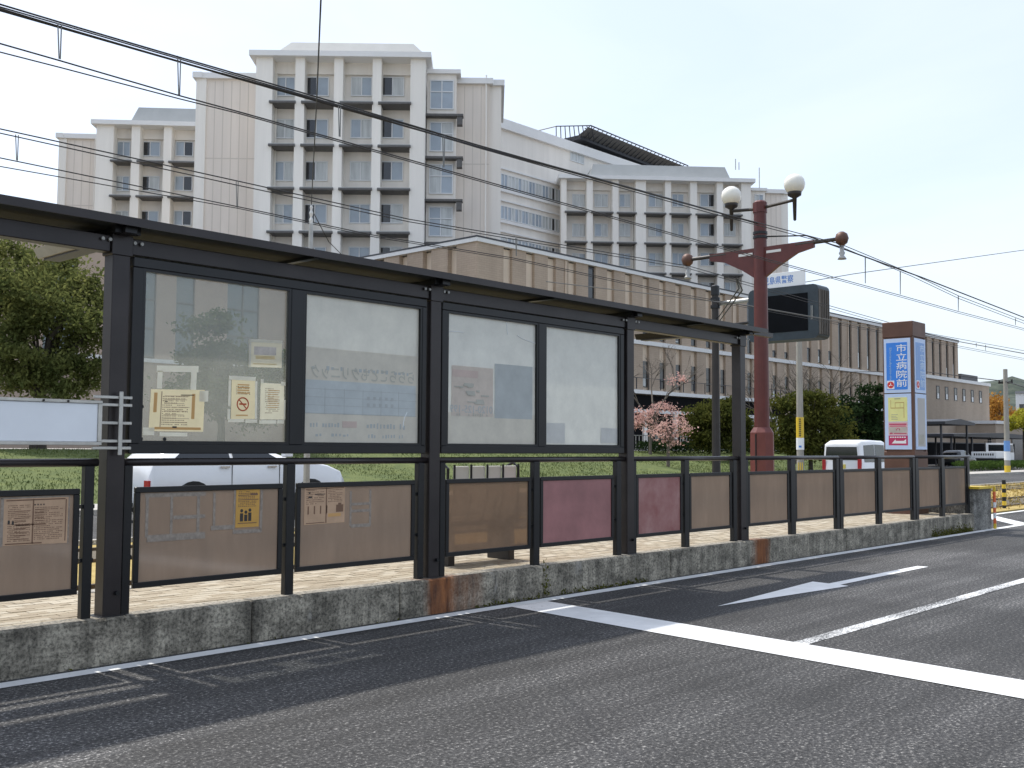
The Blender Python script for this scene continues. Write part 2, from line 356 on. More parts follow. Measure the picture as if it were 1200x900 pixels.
# lettering -------------------------------------------------------------
_gl = {}
def glyphs(body, bold=0.0):
    key = (body, bold)
    if key not in _gl:
        cu = bpy.data.curves.new('lettering', 'FONT'); cu.body = body; cu.size = 1; cu.offset = bold; cu.resolution_u = 3
        o = bpy.data.objects.new('lettering', cu); COL.objects.link(o)
        dg = bpy.context.evaluated_depsgraph_get(); me = bpy.data.meshes.new_from_object(o.evaluated_get(dg))
        vs = [Vector(v.co) for v in me.vertices]; fs = [tuple(p.vertices) for p in me.polygons]
        x0 = min(v.x for v in vs); x1 = max(v.x for v in vs); y0 = min(v.y for v in vs); y1 = max(v.y for v in vs)
        bpy.data.objects.remove(o); bpy.data.curves.remove(cu); bpy.data.meshes.remove(me)
        _gl[key] = (vs, fs, x0, x1, y0, y1)
    return _gl[key]
def lettering(mb, body, o, ex, ey, wd, ht, bold=0.0, mirror=False):   # fit text into a wd x ht box at o along unit vectors ex, ey
    vs, fs, x0, x1, y0, y1 = glyphs(body, bold); o, ex, ey = Vector(o), Vector(ex), Vector(ey)
    if mirror: o = o + ex*wd; ex = -ex; fs = [f[::-1] for f in fs]
    return mb.add([o + ex*((v.x-x0)/(x1-x0)*wd) + ey*((v.y-y0)/(y1-y0)*ht) for v in vs], fs)

EX, EY, EZ = Vector((1, 0, 0)), Vector((0, 1, 0)), Vector((0, 0, 1))
# ================================================================== SETTING
KY = 7.172                                       # front face of the platform
struct(Box(-400, 1500, -300, 1600, -.5, -.03).build('ground', 'soil'))
def sheet(name, pts, mat, z):
    o = MB().add([(x, y, z) for x, y in pts], [tuple(range(len(pts)))]).build(name, mat); return struct(o)
sheet('near_road', [(-60, -14), (400, -14), (400, 8.75), (-60, 8.75)], 'asphalt', 0)
sheet('far_road', [(-60, 15.75), (400, 15.75), (400, 22.4), (-60, 22.4)], 'asphalt', 0.0)
sheet('far_pavement', [(-60, 22.55), (400, 22.55), (400, 25.2), (-60, 25.2)], 'path', .10)
struct(Box(-60, 400, 22.4, 22.55, -.02, .13).build('far_kerb', 'pale_concrete'))
struct(Box(-60, 400, 15.6, 15.75, -.02, .10).build('track_kerb', 'pale_concrete'))
# tram track bed
bed = struct(Box(-60, 400, 8.80, 15.6, -.03, .03).build('track_bed', 'grass_dry'))
for yc in (10.15, 14.0):
    for q in (-.72, .72):
        Box(-60, 400, yc+q-.035, yc+q+.035, .02, .075).build('rail', 'rail_steel', bed)
    Box(-60, 400, yc-.62, yc+.62, .02, .038).build('track_sleeper_bed', 'soil', bed)
# painted marks
mk = lambda name, pts, mat, z=.004: sheet(name, pts, mat, z)
mk('edge_line', [(-40, 6.95), (22.5, 6.95), (400, 7.05), (400, 7.2), (22.5, 7.10), (-40, 7.105)], 'paint_fresh')
mk('stop_line', [(7.53, 6.94), (8.06, 6.94), (7.585, 2.3), (7.16, -1.6), (6.6, -1.6), (7.045, 2.3)], 'paint_fresh', .0055)
mk('lane_arrow', [(8.985, 5.535), (11.38, 5.284), (11.415, 5.40), (14.0, 5.385), (14.0, 5.53), (11.425, 5.545), (11.45, 5.76)], 'paint_fresh', .005)
mk('lane_line', [(7.68, 3.95), (400, 3.95), (400, 4.085), (7.70, 4.085)], 'paint_worn', .0045)
mk('hatching_border', [(21.9, 8.55), (120, 8.6), (120, 8.74), (21.9, 8.69)], 'paint_fresh', .005)
for k in range(9):
    x = 23.2+k*4.2; mk('hatching_stripe', [(x, 7.12), (x+.75, 7.12), (x+3.0, 8.54), (x+2.25, 8.54)], 'paint_fresh', .0048)
# platform: core, kerb blocks, pavers
plat = thing('tram_platform', 'raised concrete tram platform with stained kerb and tan block paving', 'platform', (3, KY, 0))
Box(-12, 21.0, KY+.17, 8.70, -.02, .293).build('core', 'mortar', plat)
xs = [-12, -9.6, -7.2, -4.8, -2.4, .0, 2.35, 4.75, 6.3, 8.27, 10.6, 13.0, 15.4, 17.8, 21.0]
for a, c in zip(xs[:-1], xs[1:]):
    BBox(a+.004, c-.004, KY, KY+.17, -.02, .322, .012).build('kerb_block', 'kerb_concrete', plat)
for a, c in zip(xs[:-1], xs[1:]): Box(a+.02, c-.02, KY+.022, KY+.168, .3225, .3255).build('kerb_top', 'kerb_top', plat)
Box(-12, 21.0, 8.58, 8.74, -.02, .318).build('rear_kerb', 'pale_concrete', plat)
# pavers 0.20 x 0.10 running bond
pm = {}
for k in 'abc':
    pm[k] = MB().bbox(-.0965, .0965, -.0465, .0465, -.03, .0, .004).mesh('paver', 'paver_'+k)
cells = []
for j in range(12):
    y = KY+.235+j*.1
    for i in range(int((21-(-3))/.2)):
        x = -3+i*.2+(.1 if j % 2 else 0)+.1
        if x < 20.9: cells.append((x, y))
cells.sort(key=lambda c: (max(0, 2.6-c[0])*3 + max(0, c[0]-2.6)*.55 + (c[1]-KY)*6))
restp = {k: MB() for k in 'abc'}
for i, (x, y) in enumerate(cells):
    k = 'abcab'[random.randrange(5)]; z = .316+random.uniform(-.0025, .0025)
    if i < 290:
        o = bpy.data.objects.new('paver', pm[k]); COL.objects.link(o); o.parent = plat; o.location = Vector((x, y, z))-Vector(plat.location); o.rotation_euler = (random.uniform(-.01, .01), random.uniform(-.01, .01), random.uniform(-.012, .012))
    else: restp[k].box(x-.0965, x+.0965, y-.0465, y+.0465, z-.03, z)
for k in 'abc': tag(restp[k].build('paving', 'paver_'+k, plat), kind='stuff')
# end block with marker pole
eb = thing('concrete_end_wall', 'weathered concrete end wall of the platform beside the orange marker', 'wall', (21.3, KY, 0))
MB().prism([(21.02, KY+.02, -.02), (21.72, KY-.08, -.02), (21.72, KY-.08, .80), (21.02, KY+.02, .80)], (0, 1.5, 0)).build('wall_block', 'end_concrete', eb)
Box(21.0, 21.74, KY-.1, KY+1.44, .80, .845).build('yellow_cap', 'hazard_yellow', eb)
mp_ = thing('marker_post', 'slim orange and white reflective marker post at the platform end', 'marker post', (21.76, KY-.13, 0))
for q in range(8): MB().lathe((21.76, KY-.13, .0+q*.105), [(.028, 0), (.028, .105)], 10).build('reflective_band', ['hazard_yellow', 'hazard_orange', 'letter_white', 'hazard_orange', 'letter_white', 'hazard_orange', 'hazard_orange', 'hazard_yellow'][q], mp_)
bp_ = thing('bollard', 'yellow and black striped bollard standing on the dry track bed', 'bollard', (29.1, 9.17, .0))
for q in range(7): MB().lathe((29.1, 9.17, .0+q*.11), [(.05, 0), (.05, .11)], 10).build('stripe_band', ['rubber', 'hazard_yellow'][q % 2], bp_)
# weeds along the kerb foot
def leaf_mesh(name, mat, centres, size, parent=None, aspect=.55, up=0.):
    n = len(centres); P = np.asarray(centres, float)
    a = rng.normal(size=(n, 3)); a[:, 2] += up; a /= np.linalg.norm(a, axis=1)[:, None]
    b = np.cross(a, rng.normal(size=(n, 3))); b /= np.linalg.norm(b, axis=1)[:, None]
    sz = size*rng.uniform(.6, 1.3, (n, 1)); a = a*sz; b = b*sz*aspect
    V = np.stack([P-a, P+b*.9-a*.1, P+a, P-b*.9-a*.1], 1).reshape(-1, 3)
    off = np.zeros(3); q = parent
    while q is not None: off += np.array(q.location); q = q.parent
    V = V-off
    me = bpy.data.meshes.new(name); me.vertices.add(4*n); me.vertices.foreach_set('co', V.ravel())
    me.loops.add(4*n); me.loops.foreach_set('vertex_index', np.arange(4*n)); me.polygons.add(n)
    me.polygons.foreach_set('loop_start', np.arange(0, 4*n, 4)); me.polygons.foreach_set('loop_total', np.full(n, 4)); me.update(); me.validate()
    me.materials.append(MATS[mat]); o = bpy.data.objects.new(name, me); COL.objects.link(o)
    if parent: o.parent = parent
    return o
wc = []
for (xa, xb, n, h) in ((7.25, 8.2, 110, .03), (8.5, 10.1, 200, .035), (8.24, 8.32, 60, .26), (18.8, 20.8, 900, .10), (2.0, 7.0, 30, .012)):
    x = rng.uniform(xa, xb, n); wc.append(np.stack([x, KY-np.abs(rng.normal(0, .02 if h < .1 else .03, n)), np.abs(rng.normal(0, 1, n))*h*.6], 1))
tag(leaf_mesh('kerb_weeds', 'leaf_weed', np.concatenate(wc), .018, up=1.), 'olive moss and small weeds along the foot of the kerb', 'weeds', kind='stuff')

# lawn rising to a terrace in front of the buildings
ys = [25.2, 26.2, 30, 34, 38, 38.6]; zs = [.10, .16, .42, .92, 1.36, 1.40]
vs = []; fs = []; xg = np.linspace(-60, 74, 46)
for y, z in zip(ys, zs):
    for x in xg: vs.append((x, y, z+(.05*math.sin(x*.9)+.05*math.sin(x*.37+y) if 26 < y < 38 else 0)))
for j in range(len(ys)-1):
    for i in range(len(xg)-1): k = j*len(xg)+i; fs.append((k, k+1, k+1+len(xg), k+len(xg)))
lawn = MB().add(vs, fs).build('lawn', 'grass', smooth=True); struct(lawn)
struct(Box(-60, 74, 38.6, 49, .3, 1.40).build('terrace', 'path'))
struct(Box(74.02, 400, 25.2, 60, -.02, .09).build('car_park', 'asphalt'))
gt = np.stack([rng.uniform(5, 73, 60000), rng.uniform(25.3, 38.4, 60000), np.zeros(60000)], 1); gt[:, 2] = np.interp(gt[:, 1], ys, zs)+.03
tag(leaf_mesh('grass_tufts', 'grass', gt, .055, aspect=.22, up=2.), 'short green grass tufts covering the sloping lawn', 'grass', kind='stuff')
gt = np.stack([rng.uniform(20, 70, 9000), rng.uniform(8.9, 15.5, 9000), np.full(9000, .06)], 1)
tag(leaf_mesh('dry_grass_tufts', 'grass_dry', gt, .07, aspect=.25, up=2.), 'dry straw coloured grass on the tram track bed', 'grass', kind='stuff')
# far wooded hill
vs = []; fs = []; NX, NY = 60, 14
for j in range(NY):
    for i in range(NX):
        x = 620+i*26; y = 150+j*26-i*3; e = math.sin(math.pi*j/(NY-1))
        hgt = (60+9*math.sin(i*.23+1)+6*math.sin(i*.61)+4*math.sin(j*1.3+i*.4))*e*min(1, i/10)
        vs.append((x, y, hgt+random.uniform(-4, 4)*e))
for j in range(NY-1):
    for i in range(NX-1): k = j*NX+i; fs.append((k, k+1, k+1+NX, k+NX))
struct(MB().add(vs, fs).build('hill', 'hill_wood'))

# ================================================================== BUILDINGS
# --- brown brick building, facade parallel to the platform
BY = 50.0
bb = thing('brick_building', 'long brown brick building with pale recessed strips and white bands', 'building', (95, BY, 1.4))
X0, X1, ZT = 50.5, 141.5, 15.75
Box(X0+.4, X1-.4, BY+.25, BY+34, 1.0, ZT-.1).build('wall_core', 'brick_strip', bb)
Z1, Z2 = 10.25, 6.15
per, first = 2.4, 52.4
xs_b = [X0]+[first+per*k for k in range(int((X1-first)/per)+1)]
dk = 0
for k in range(len(xs_b)):
    c0 = 53.19+per*(k-1) if k else X0                       # strip k between piers
    a = X0 if k == 0 else 53.19+per*(k-1)+.92; c = min(53.19+per*k, X1)
    if a >= X1-.3: break
    if c-a < .2: continue
    Box(a, c, BY, BY+.3, Z1+.18, ZT).build('brick_pier', 'brick', bb)
    Box(a, c, BY, BY+.3, Z2+.16, Z1-.18).build('brick_pier', 'brick', bb)
    # recessed strips: windows
    sx0, sx1 = 53.19+per*k, 53.19+per*k+.92
    if sx1 > X1-.2: continue
    deep = sx0 > 105.5
    wz = [(Z1+.35, 15.2 if deep else (11.9 if sx0 > 95 else 13.0-1.9)), (Z2+.45 if sx0 < 96 else Z2+.5, 8.75)]
    if 62 < sx0 < 64 or 85 < sx0 < 87: wz[0] = (Z1+.35, 15.5)
    if sx0 < 62: wz[0] = (11.3, 12.9)
    for (za, zb) in wz:
        wn = Box(sx0+.16, sx1-.02, BY+.16, BY+.23, za, zb).build('window', 'glass_dark', bb)
        if random.random() < .5: Box(sx0+.2, sx1-.35, BY+.145, BY+.158, za+.1, za+(zb-za)*random.uniform(.3, .6)).build('blind', 'glass_b', wn)
    Box(sx0, sx1-.1, BY+.12, BY+.24, wz[0][1], wz[0][1]+.12).build('lintel', 'coping_dark', bb)
for x_ in (60.0, 84.2, 108.3, 127.3): MB().tube([(x_, BY-.06, Z2+.2), (x_, BY-.06, ZT-.1)], .06, 6).build('downpipe', 'brick_strip', bb)
# left return of the brick building
for k in range(8):
    y = BY+.3+k*2.6
    if y > 64: break
    Box(X0, X0+.38, y, y+1.7, Z2, ZT).build('brick_pier', 'brick', bb)
Box(X0-.12, X1+.12, BY-.12, BY+34, ZT, ZT+.28).build('roof_coping', 'coping', bb)
Box(X0-.14, X1+.14, BY-.14, BY+34, ZT+.28, ZT+.40).build('roof_edge', 'coping_dark', bb)
Box(X0-.1, X1+.1, BY-.14, BY+.24, Z1-.17, Z1+.17).build('floor_band', 'coping', bb)
Box(X0-.1, X1+.1, BY-.5, BY+.24, Z2-.15, Z2+.15).build('floor_band', 'coping', bb)
Box(X0-.1, X1+.1, BY-.2, BY+.24, 1.2, Z2-.23).build('ground_floor_void_shade', 'shade_black', bb)  # shade of the open ground floor painted as one near-black front
Box(X0-.1, 92, BY-.45, BY-.21, 4.45, 4.72).build('canopy_band', 'coping', bb)
for k in range(20):
    x = 52+k*4.4
    Box(x, x+.45, BY-.42, BY-.21, 1.2, 4.45).build('ground_floor_column', 'hosp_wall', bb)
for k in range(26): Box(60+k*1.7, 60.06+k*1.7, BY-.45, BY-.39, Z2+.22, Z2+1.15+(.5 if k % 3 == 0 else 0)).build('balcony_post', 'coping_dark', bb)
Box(60, 104, BY-.45, BY-.40, Z2+1.1, Z2+1.15).build('balcony_rail', 'coping_dark', bb)
# lower brick annex on the right
an = thing('brick_annex', 'lower brown brick annex with six narrow windows behind the carports', 'building', (140, BY-1, 0))
Box(127, 149.6, BY-1.2, BY+20, 0, 10.35).build('wall', 'brick_low', an)
Box(126.8, 149.8, BY-1.4, BY+20, 10.35, 10.75).build('coping', 'coping', an)
Box(143, 149.4, BY+.2, BY+6, 10.75, 11.8).build('roof_plant', 'coping_dark', an)
for x in (130.9, 133.8, 136.9, 139.9, 143.0, 146.1):
    f = MB().box(x-.5, x-.4, BY-1.26, BY-1.19, 7.9, 9.55).box(x+.4, x+.5, BY-1.26, BY-1.19, 7.9, 9.55).box(x-.4, x+.4, BY-1.26, BY-1.19, 9.45, 9.55).build('window', 'coping_dark', an)
    Box(x-.4, x+.4, BY-1.235, BY-1.195, 7.9, 9.45).build('pane', 'glass_dark', f)
    Box(x-.25, x+.3, BY-1.255, BY-1.24, 8.0, 8.6).build('blind', 'win_frame', f)
lo = thing('low_brick_block', 'low tan brick block below the annex behind the white truck', 'building', (150, 46, 0))
Box(137, 175, 44, 60, 0, 4.9).build('wall', 'brick_low', lo); Box(136.8, 175.2, 43.8, 60, 4.9, 5.3).build('coping', 'coping', lo)
Box(143, 149, 43.9, 44.02, .1, 3.0).build('shutter', 'glass_deep', lo)

# --- left podium seen through the shelter glass
pdm = thing('podium_building', 'tan podium wall with tall gridded windows behind the shelter glass', 'building', (30, 60, 1.4))
PY = 62.0
Box(-25, 49.5, PY+.3, PY+10, .5, 15.2).build('wall_core', 'glass_deep', pdm)
edges = [(-25, -8), (-6.2, 2.2), (4, 10.2), (12, 18.2), (20.0, 26.2), (28.2, 30.8), (33.35, 34.75), (36.1, 38.55), (41.1, 43.4), (45.6, 49.5)]
for a, c in edges: Box(a, c, PY, PY+.35, .5, 15.2).build('wall_pier', 'podium_tan', pdm)
for (a, c), (d, e) in zip(edges[:-1], edges[1:]):
    wn = Box(c, d, PY+.16, PY+.2, 7.2, 14.6).build('window', 'glass_pod', pdm)
    fr = MB(); n = 2 if d-c > 2.2 else 1
    for i in range(n+1): x = c+(d-c)*i/n; fr.box(x-.05, x+.05, PY+.09, PY+.15, 7.2, 14.6)
    for i in range(5): z = 7.2+7.4*i/4; fr.box(c, d, PY+.085, PY+.145, z-.05, z+.05)
    fr.build('mullion', 'louver', wn)
    Box(c, d, PY+.02, PY+.3, .5, 7.0).build('spandrel', 'podium_tan', pdm)
Box(-25.2, 49.7, PY-.15, PY+.4, 6.85, 7.1).build('floor_band', 'coping', pdm)
Box(-25.2, 49.7, PY-.15, PY+10, 15.2, 15.6).build('roof_coping', 'coping', pdm)

# --- hospital
hp = thing('hospital_building', 'tall beige hospital with rows of white framed windows and vertical columns', 'building', (75, 88, 1.4))
class Fac:
    def __init__(s, pL, pR, dL):
        a = atD(pL[0], pL[1], dL); d = ray(*pR); b = CAM+d*((a.z-H)/d.z)
        s.o = Vector((a.x, a.y, 0)); s.t = Vector((b.x-a.x, b.y-a.y, 0)); s.len = s.t.length; s.t.normalize(); s.n = Vector((s.t.y, -s.t.x, 0)); s.top = a.z
        if s.n.dot(s.o) > 0: s.n = -s.n
    def px(s, x, y, d=0):
        r = ray(x, y); p0 = s.o+s.n*d; q = (p0-CAM).dot(s.n)/r.dot(s.n); p = CAM+r*q
        return (p-s.o).dot(s.t), p.z
    def box(s, mb, s0, s1, z0, z1, d0, d1):
        return mb.obox(s.o+s.t*s0+s.n*d0+EZ*z0, s.t*(s1-s0), s.n*(d1-d0), EZ*(z1-z0))
    def window(s, par, s0, s1, z0, z1, d, darkside=0, cross=False, fr=.10):
        m_ = MB(); s.box(m_, s0, s1, z0, z0+fr, d, d+.12); s.box(m_, s0, s1, z1-fr, z1, d, d+.12); s.box(m_, s0, s0+fr, z0+fr, z1-fr, d, d+.12); s.box(m_, s1-fr, s1, z0+fr, z1-fr, d, d+.12)
        mid = (s0+s1)/2; s.box(m_, mid-fr/2, mid+fr/2, z0+fr, z1-fr, d, d+.12)
        if cross: zc = z0+(z1-z0)*.60; s.box(m_, s0+fr, mid-fr/2, zc-fr/2, zc+fr/2, d, d+.115); s.box(m_, mid+fr/2, s1-fr, zc-fr/2, zc+fr/2, d, d+.115)
        wn = m_.build('window', 'win_frame', par)
        for i, (a, c) in enumerate(((s0+fr, mid-fr/2), (mid+fr/2, s1-fr))):
            g = 'glass_a' if random.random() < .55 else 'glass_b'
            if darkside == -1 and i == 0: g = 'glass_dark'
            if darkside == 1 and i == 1: g = 'glass_dark'
            s.box(MB(), a, c, z0+fr, z1-fr, d+.02, d+.05).build('pane', g, wn)
ZB = 1.0
def slab(f, s0, s1, z0, z1, d0, d1, name, mat): return f.box(MB(), s0, s1, z0, z1, d0, d1).build(name, mat, hp)
def wardblock(f, piers, wins, wy, rows, ledge_y, rec, capx, depth, capy, dark=()):
    xm = (capx[0]+capx[1])/2
    pitch = f.px(xm, wy[0], -rec)[1] - f.px(xm, rows, -rec)[1]
    S0, S1 = f.px(capx[0], wy[0])[0], f.px(capx[1], wy[0])[0]
    zt = f.px(xm, capy)[1]
    slab(f, S0+.3, S1-.3, ZB, zt, -depth, -rec, 'wall', 'hosp_wall')
    sp = []
    for a, c in piers:
        s0, s1 = f.px(a, wy[0])[0], f.px(c, wy[0])[0]; sp.append((s0, s1))
        slab(f, s0, s1, ZB, zt, -rec, 0, 'column', 'hosp_col')
    slab(f, S0-.5, S1+.5, zt, zt+.5, -depth, .5, 'roof_slab', 'hosp_white')
    for i in range(len(sp)-1):                       # top spandrel between the columns
        slab(f, sp[i][1], sp[i+1][0], zt-1.1, zt, -rec, -rec+.35, 'spandrel', 'hosp_wall')
    for r in range(6):
        for k, (a, c) in enumerate(wins):
            s0 = f.px(a, wy[0], -rec)[0]; s1 = f.px(c, wy[0], -rec)[0]
            zt_ = f.px((a+c)/2, wy[0], -rec)[1]-pitch*r; hh = f.px((a+c)/2, wy[0], -rec)[1]-f.px((a+c)/2, wy[1], -rec)[1]
            if zt_-hh < 3: continue
            f.window(hp, s0, s1, zt_-hh, zt_, -rec, dark[k] if k < len(dark) else 0)
        zl = f.px(xm, ledge_y)[1]-pitch*r
        if zl < 3: continue
        for i in range(len(sp)-1):
            lg = slab(f, sp[i][1]-.25, sp[i+1][0]+.1, zl-.17, zl, -rec+.01, .3, 'ledge', 'louver')
            f.box(MB(), sp[i][1]-.25, sp[i+1][0]+.1, zl+.002, zl+.09, -rec+.02, .2).build('ledge_cap', 'hosp_roof', lg)
    return S0, S1, zt, pitch
def crown(f, s0, s1, z0, z1, d0, d1, inset=1.8):
    P = lambda s_, d_, z_: f.o+f.t*s_+f.n*d_+EZ*z_
    a = [P(s0, d0, z0), P(s1, d0, z0), P(s1, d1, z0), P(s0, d1, z0)]; k = inset
    c = [P(s0+k, d0-k, z1), P(s1-k, d0-k, z1), P(s1-k, d1+k, z1), P(s0+k, d1+k, z1)]
    return MB().add(a+c, [(0, 1, 5, 4), (1, 2, 6, 5), (2, 3, 7, 6), (3, 0, 4, 7), (4, 5, 6, 7)]).build('roof_crown', 'hosp_roof', hp)
def panelled(f, xa, xb, ytop, d, depth, mat, njoint=5, hj=3):
    s0, s1 = f.px(xa, 200, d)[0], f.px(xb, 200, d)[0]; zt = f.px((xa+xb)/2, ytop, d)[1]
    slab(f, s0, s1, ZB, zt, d-depth, d, 'wall', mat)
    j = MB()
    for i in range(1, njoint): s_ = s0+(s1-s0)*i/njoint; f.box(j, s_-.04, s_+.04, ZB, zt-.2, d-.05, d+.012)
    for i in range(1, hj+1): z = zt-7.8*i; f.box(j, s0, s1, z-.05, z+.05, d-.04, d+.016)
    j.build('panel_joint', 'hosp_joint', hp)
    slab(f, s0-.35, s1+.35, zt, zt+.55, d-depth, d+.35, 'roof_slab', 'hosp_white')
    return s0, s1, zt
fm = Fac((297, 64), (497, 66.5), 97)
S0, S1, zt, pitch = wardblock(fm, [(300, 319.5), (346, 357), (391.5, 402), (436.5, 447), (481, 498.5)],
    [(324, 346.5), (357.7, 386), (411.7, 436.6), (446.7, 474)], (90.3, 113), 139.7, 120, 1.6, (299, 499), 18, 68, (0, -1, 0, -1))
crown(fm, S0+1.2, S1+.2, zt+.5, fm.px(410, 50.5, -2.6)[1], -1.0, -15, 1.6)
# narrow window bay to the right of the main block
sa, sb = fm.px(499.5, 200, -1.8)[0], fm.px(534, 200, -1.8)[0]; z85 = fm.px(515, 87, -1.8)[1]
slab(fm, sa, sb, ZB, z85, -14, -1.8, 'wall', 'hosp_wall'); slab(fm, sa, sb+.4, z85, z85+.4, -14, -1.5, 'roof_slab', 'hosp_white')
for r in range(5):
    z0 = fm.px(517, 128.5, -1.8)[1]-pitch*r; z1 = fm.px(517, 94, -1.8)[1]-pitch*r
    fm.window(hp, fm.px(503, 200, -1.8)[0], fm.px(531, 200, -1.8)[0], z0, z1, -1.8, 0, True)
    if r: lg = slab(fm, sa-.1, sb+.7, z1+.35, z1+.55, -1.8, -.9, 'ledge', 'louver'); fm.box(MB(), sb+.1, sb+.62, z1-.45, z1+.34, -1.75, -1.0).build('bracket', 'louver', lg)
panelled(fm, 534, 573, 99, -3.2, 12, 'hosp_tan', 4, 4)
s_, q_ = fm.px(573, 200, -3.2)[0], fm.px(587, 200, -3.6)[0]; ztp = fm.px(553, 99, -3.2)[1]
slab(fm, s_, q_, ZB, ztp, -15, -3.6, 'wall', 'hosp_wall'); slab(fm, s_+.36, q_+.3, ztp, ztp+.56, -15, -3.3, 'roof_slab', 'hosp_white')
# tower to the left of the main block
s_, q_ = fm.px(228, 180, -4.)[0], fm.px(240, 180, -4)[0]; ztp = fm.px(262, 93, -4.2)[1]
slab(fm, s_, q_, ZB, ztp, -16, -4.0, 'column', 'hosp_col')
panelled(fm, 240, 299, 93, -4.2, 12, 'hosp_tan', 6, 4)
slab(fm, s_-.3, q_-.36, ztp, ztp+.56, -16, -3.7, 'roof_slab', 'hosp_white')
# west block
fw_ = Fac((111, 144), (226, 147), 117)
S0, S1, zt, pw = wardblock(fw_, [(112.7, 133), (154, 164), (191.7, 201), (233, 243)], [(137, 153.5), (164.5, 188.5), (206, 227)], (166, 183.5), 206.5, 189, 1.6, (112.7, 243), 16, 148, (0, -1, 1))
crown(fw_, fw_.px(150, 140, -2)[0], S1, zt+.5, fw_.px(190, 126.5, -2.9)[1], -2, -14, .9)
s_, q_ = fw_.px(68, 200, -4)[0], fw_.px(77, 200, -4)[0]; ztp = fw_.px(90, 163, -4.2)[1]
slab(fw_, s_, q_, ZB, ztp, -16, -4.0, 'column', 'hosp_col')
panelled(fw_, 77, 115, 163, -4.2, 12, 'hosp_tan', 4, 4); slab(fw_, s_-.3, q_-.36, ztp, ztp+.56, -16, -3.7, 'roof_slab', 'hosp_white')
# link wing with ribbon windows
fl = Fac((588, 140), (760, 198), 135)
sL = fl.px(560, 200)[0]; sR = fl.px(800, 200)[0]; zl = fl.top
slab(fl, sL, sR, ZB, zl-1.3, -14, 0, 'wall', 'hosp_wall'); slab(fl, sL, sR, zl-1.3, zl, -14, .5, 'parapet', 'hosp_white')
for ya, yb in ((203, 220), (240.5, 256.5), (277, 293)):
    z1, z0 = fl.px(587, ya)[1], fl.px(587, yb)[1]
    sa, sb = fl.px(586, 220)[0], fl.px(657.5, 220)[0]; n = 9
    for i in range(n): fl.window(hp, sa+(sb-sa)*i/n+.02, sa+(sb-sa)*(i+1)/n-.02, z0, z1, 0, 1 if i in (7,) else 0, fr=.09)
    slab(fl, sL, sb, z0-.5, z0-.12, 0, .3, 'sill_band', 'hosp_white')
    slab(fl, sL, sb, z1+.55, z1+.75, 0, .25, 'hood', 'hosp_white')
fl.window(hp, fl.px(668, 180)[0], fl.px(684, 180)[0], fl.px(668, 188)[1], fl.px(668, 175)[1], 0, 0)
# east block
fe = Fac((661, 212), (881, 217), 139)
S0, S1, zt, pe = wardblock(fe, [(657.7, 664), (687.5, 694.8), (717.8, 725), (745, 757), (779.5, 786.6), (809, 817), (840, 847.5), (868.8, 880)],
    [(670.5, 686.6), (696.5, 712.4), (725.5, 738.5), (759.7, 776), (787.2, 801), (820, 839.8), (848, 861.5)], (227.5, 242.8), 262, 250, 1.7, (658.5, 880), 16, 212, (0, 0, 0, 0, 0, 1, 0))
crown(fe, fe.px(689, 207, -2)[0], fe.px(858, 207, -2)[0], zt+.5, fe.px(770, 194, -2.8)[1], -2, -14, .8)
sa, sb = fe.px(880, 250, -2.5)[0], fe.px(897, 250, -2.5)[0]; z1 = fe.px(888, 224, -2.5)[1]
slab(fe, sa, sb, ZB, z1, -12, -2.5, 'wall', 'hosp_wall'); slab(fe, sa, sb+.2, z1, z1+.4, -12, -2.2, 'roof_slab', 'hosp_white')
for r in range(5): fe.window(hp, sa+.5, sb-.3, fe.px(888, 253, -2.5)[1]-pe*r, fe.px(888, 228, -2.5)[1]-pe*r, -2.5, 0, True)
panelled(fe, 897, 915, 227, -3.2, 10, 'hosp_tan', 3, 4)
s_, q_ = fe.px(915, 250, -3.2)[0], fe.px(924, 250, -3.2)[0]; ztp = fe.px(906, 227, -3.2)[1]
slab(fe, s_, q_, ZB, ztp, -12, -3.4, 'wall', 'hosp_col'); slab(fe, s_+.36, q_+.2, ztp, ztp+.56, -12, -3.1, 'roof_slab', 'hosp_white')
for f_, x_, d_ in ((fe, 741, -1.5), (fm, 569, -3.0), (fw_, 110, -3.9), (fm, 321.5, -1.4)):
    s_ = f_.px(x_, 230, d_)[0]; p_ = f_.o+f_.t*s_+f_.n*d_; MB().tube([p_+EZ*2, p_+EZ*(f_.top-.6)], .09, 6).build('downpipe', 'hosp_col', hp)
# roof aerials
for x, y0, y1, d in ((890, 222, 196, 150), (862, 195, 186, 150), (866, 195, 190, 150)):
    a = atD(x, y0+4, d); c = atD(x, y1, d); MB().tube([a, (a.x, a.y, c.z)], .07, 6).build('aerial', 'galv', hp)
# helicopter deck
hd = thing('helicopter_deck', 'dark lattice helicopter deck tilting over the hospital roof', 'helipad', (0, 0, 0))
fh = Fac((690, 150), (800, 195), 146); hd.location = fh.o+EZ*fh.top
sa, sb = -1.0, fh.px(800, 196)[0]
fh.box(MB(), sa+.4, sb, fh.top-1.5, fh.top-.9, -14, -1.0).build('deck', 'coping_dark', hd)
fr = MB(); fh.box(fr, sa, sb, fh.top-.12, fh.top, .9, 1.05); fh.box(fr, sa, sb, fh.top-.35, fh.top-.25, .0, .12)
fr.build('net_rail', 'coping_dark', hd)
MB().prism([fh.o+fh.t*sa+fh.n*.7+EZ*(fh.top-.25), fh.o+fh.t*sb+fh.n*.7+EZ*(fh.top-.25), fh.o+fh.t*sb-fh.n*1.0+EZ*(fh.top-1.0), fh.o+fh.t*sa-fh.n*1.0+EZ*(fh.top-1.0)], (0, 0, -.05)).build('safety_net', 'louver', hd)
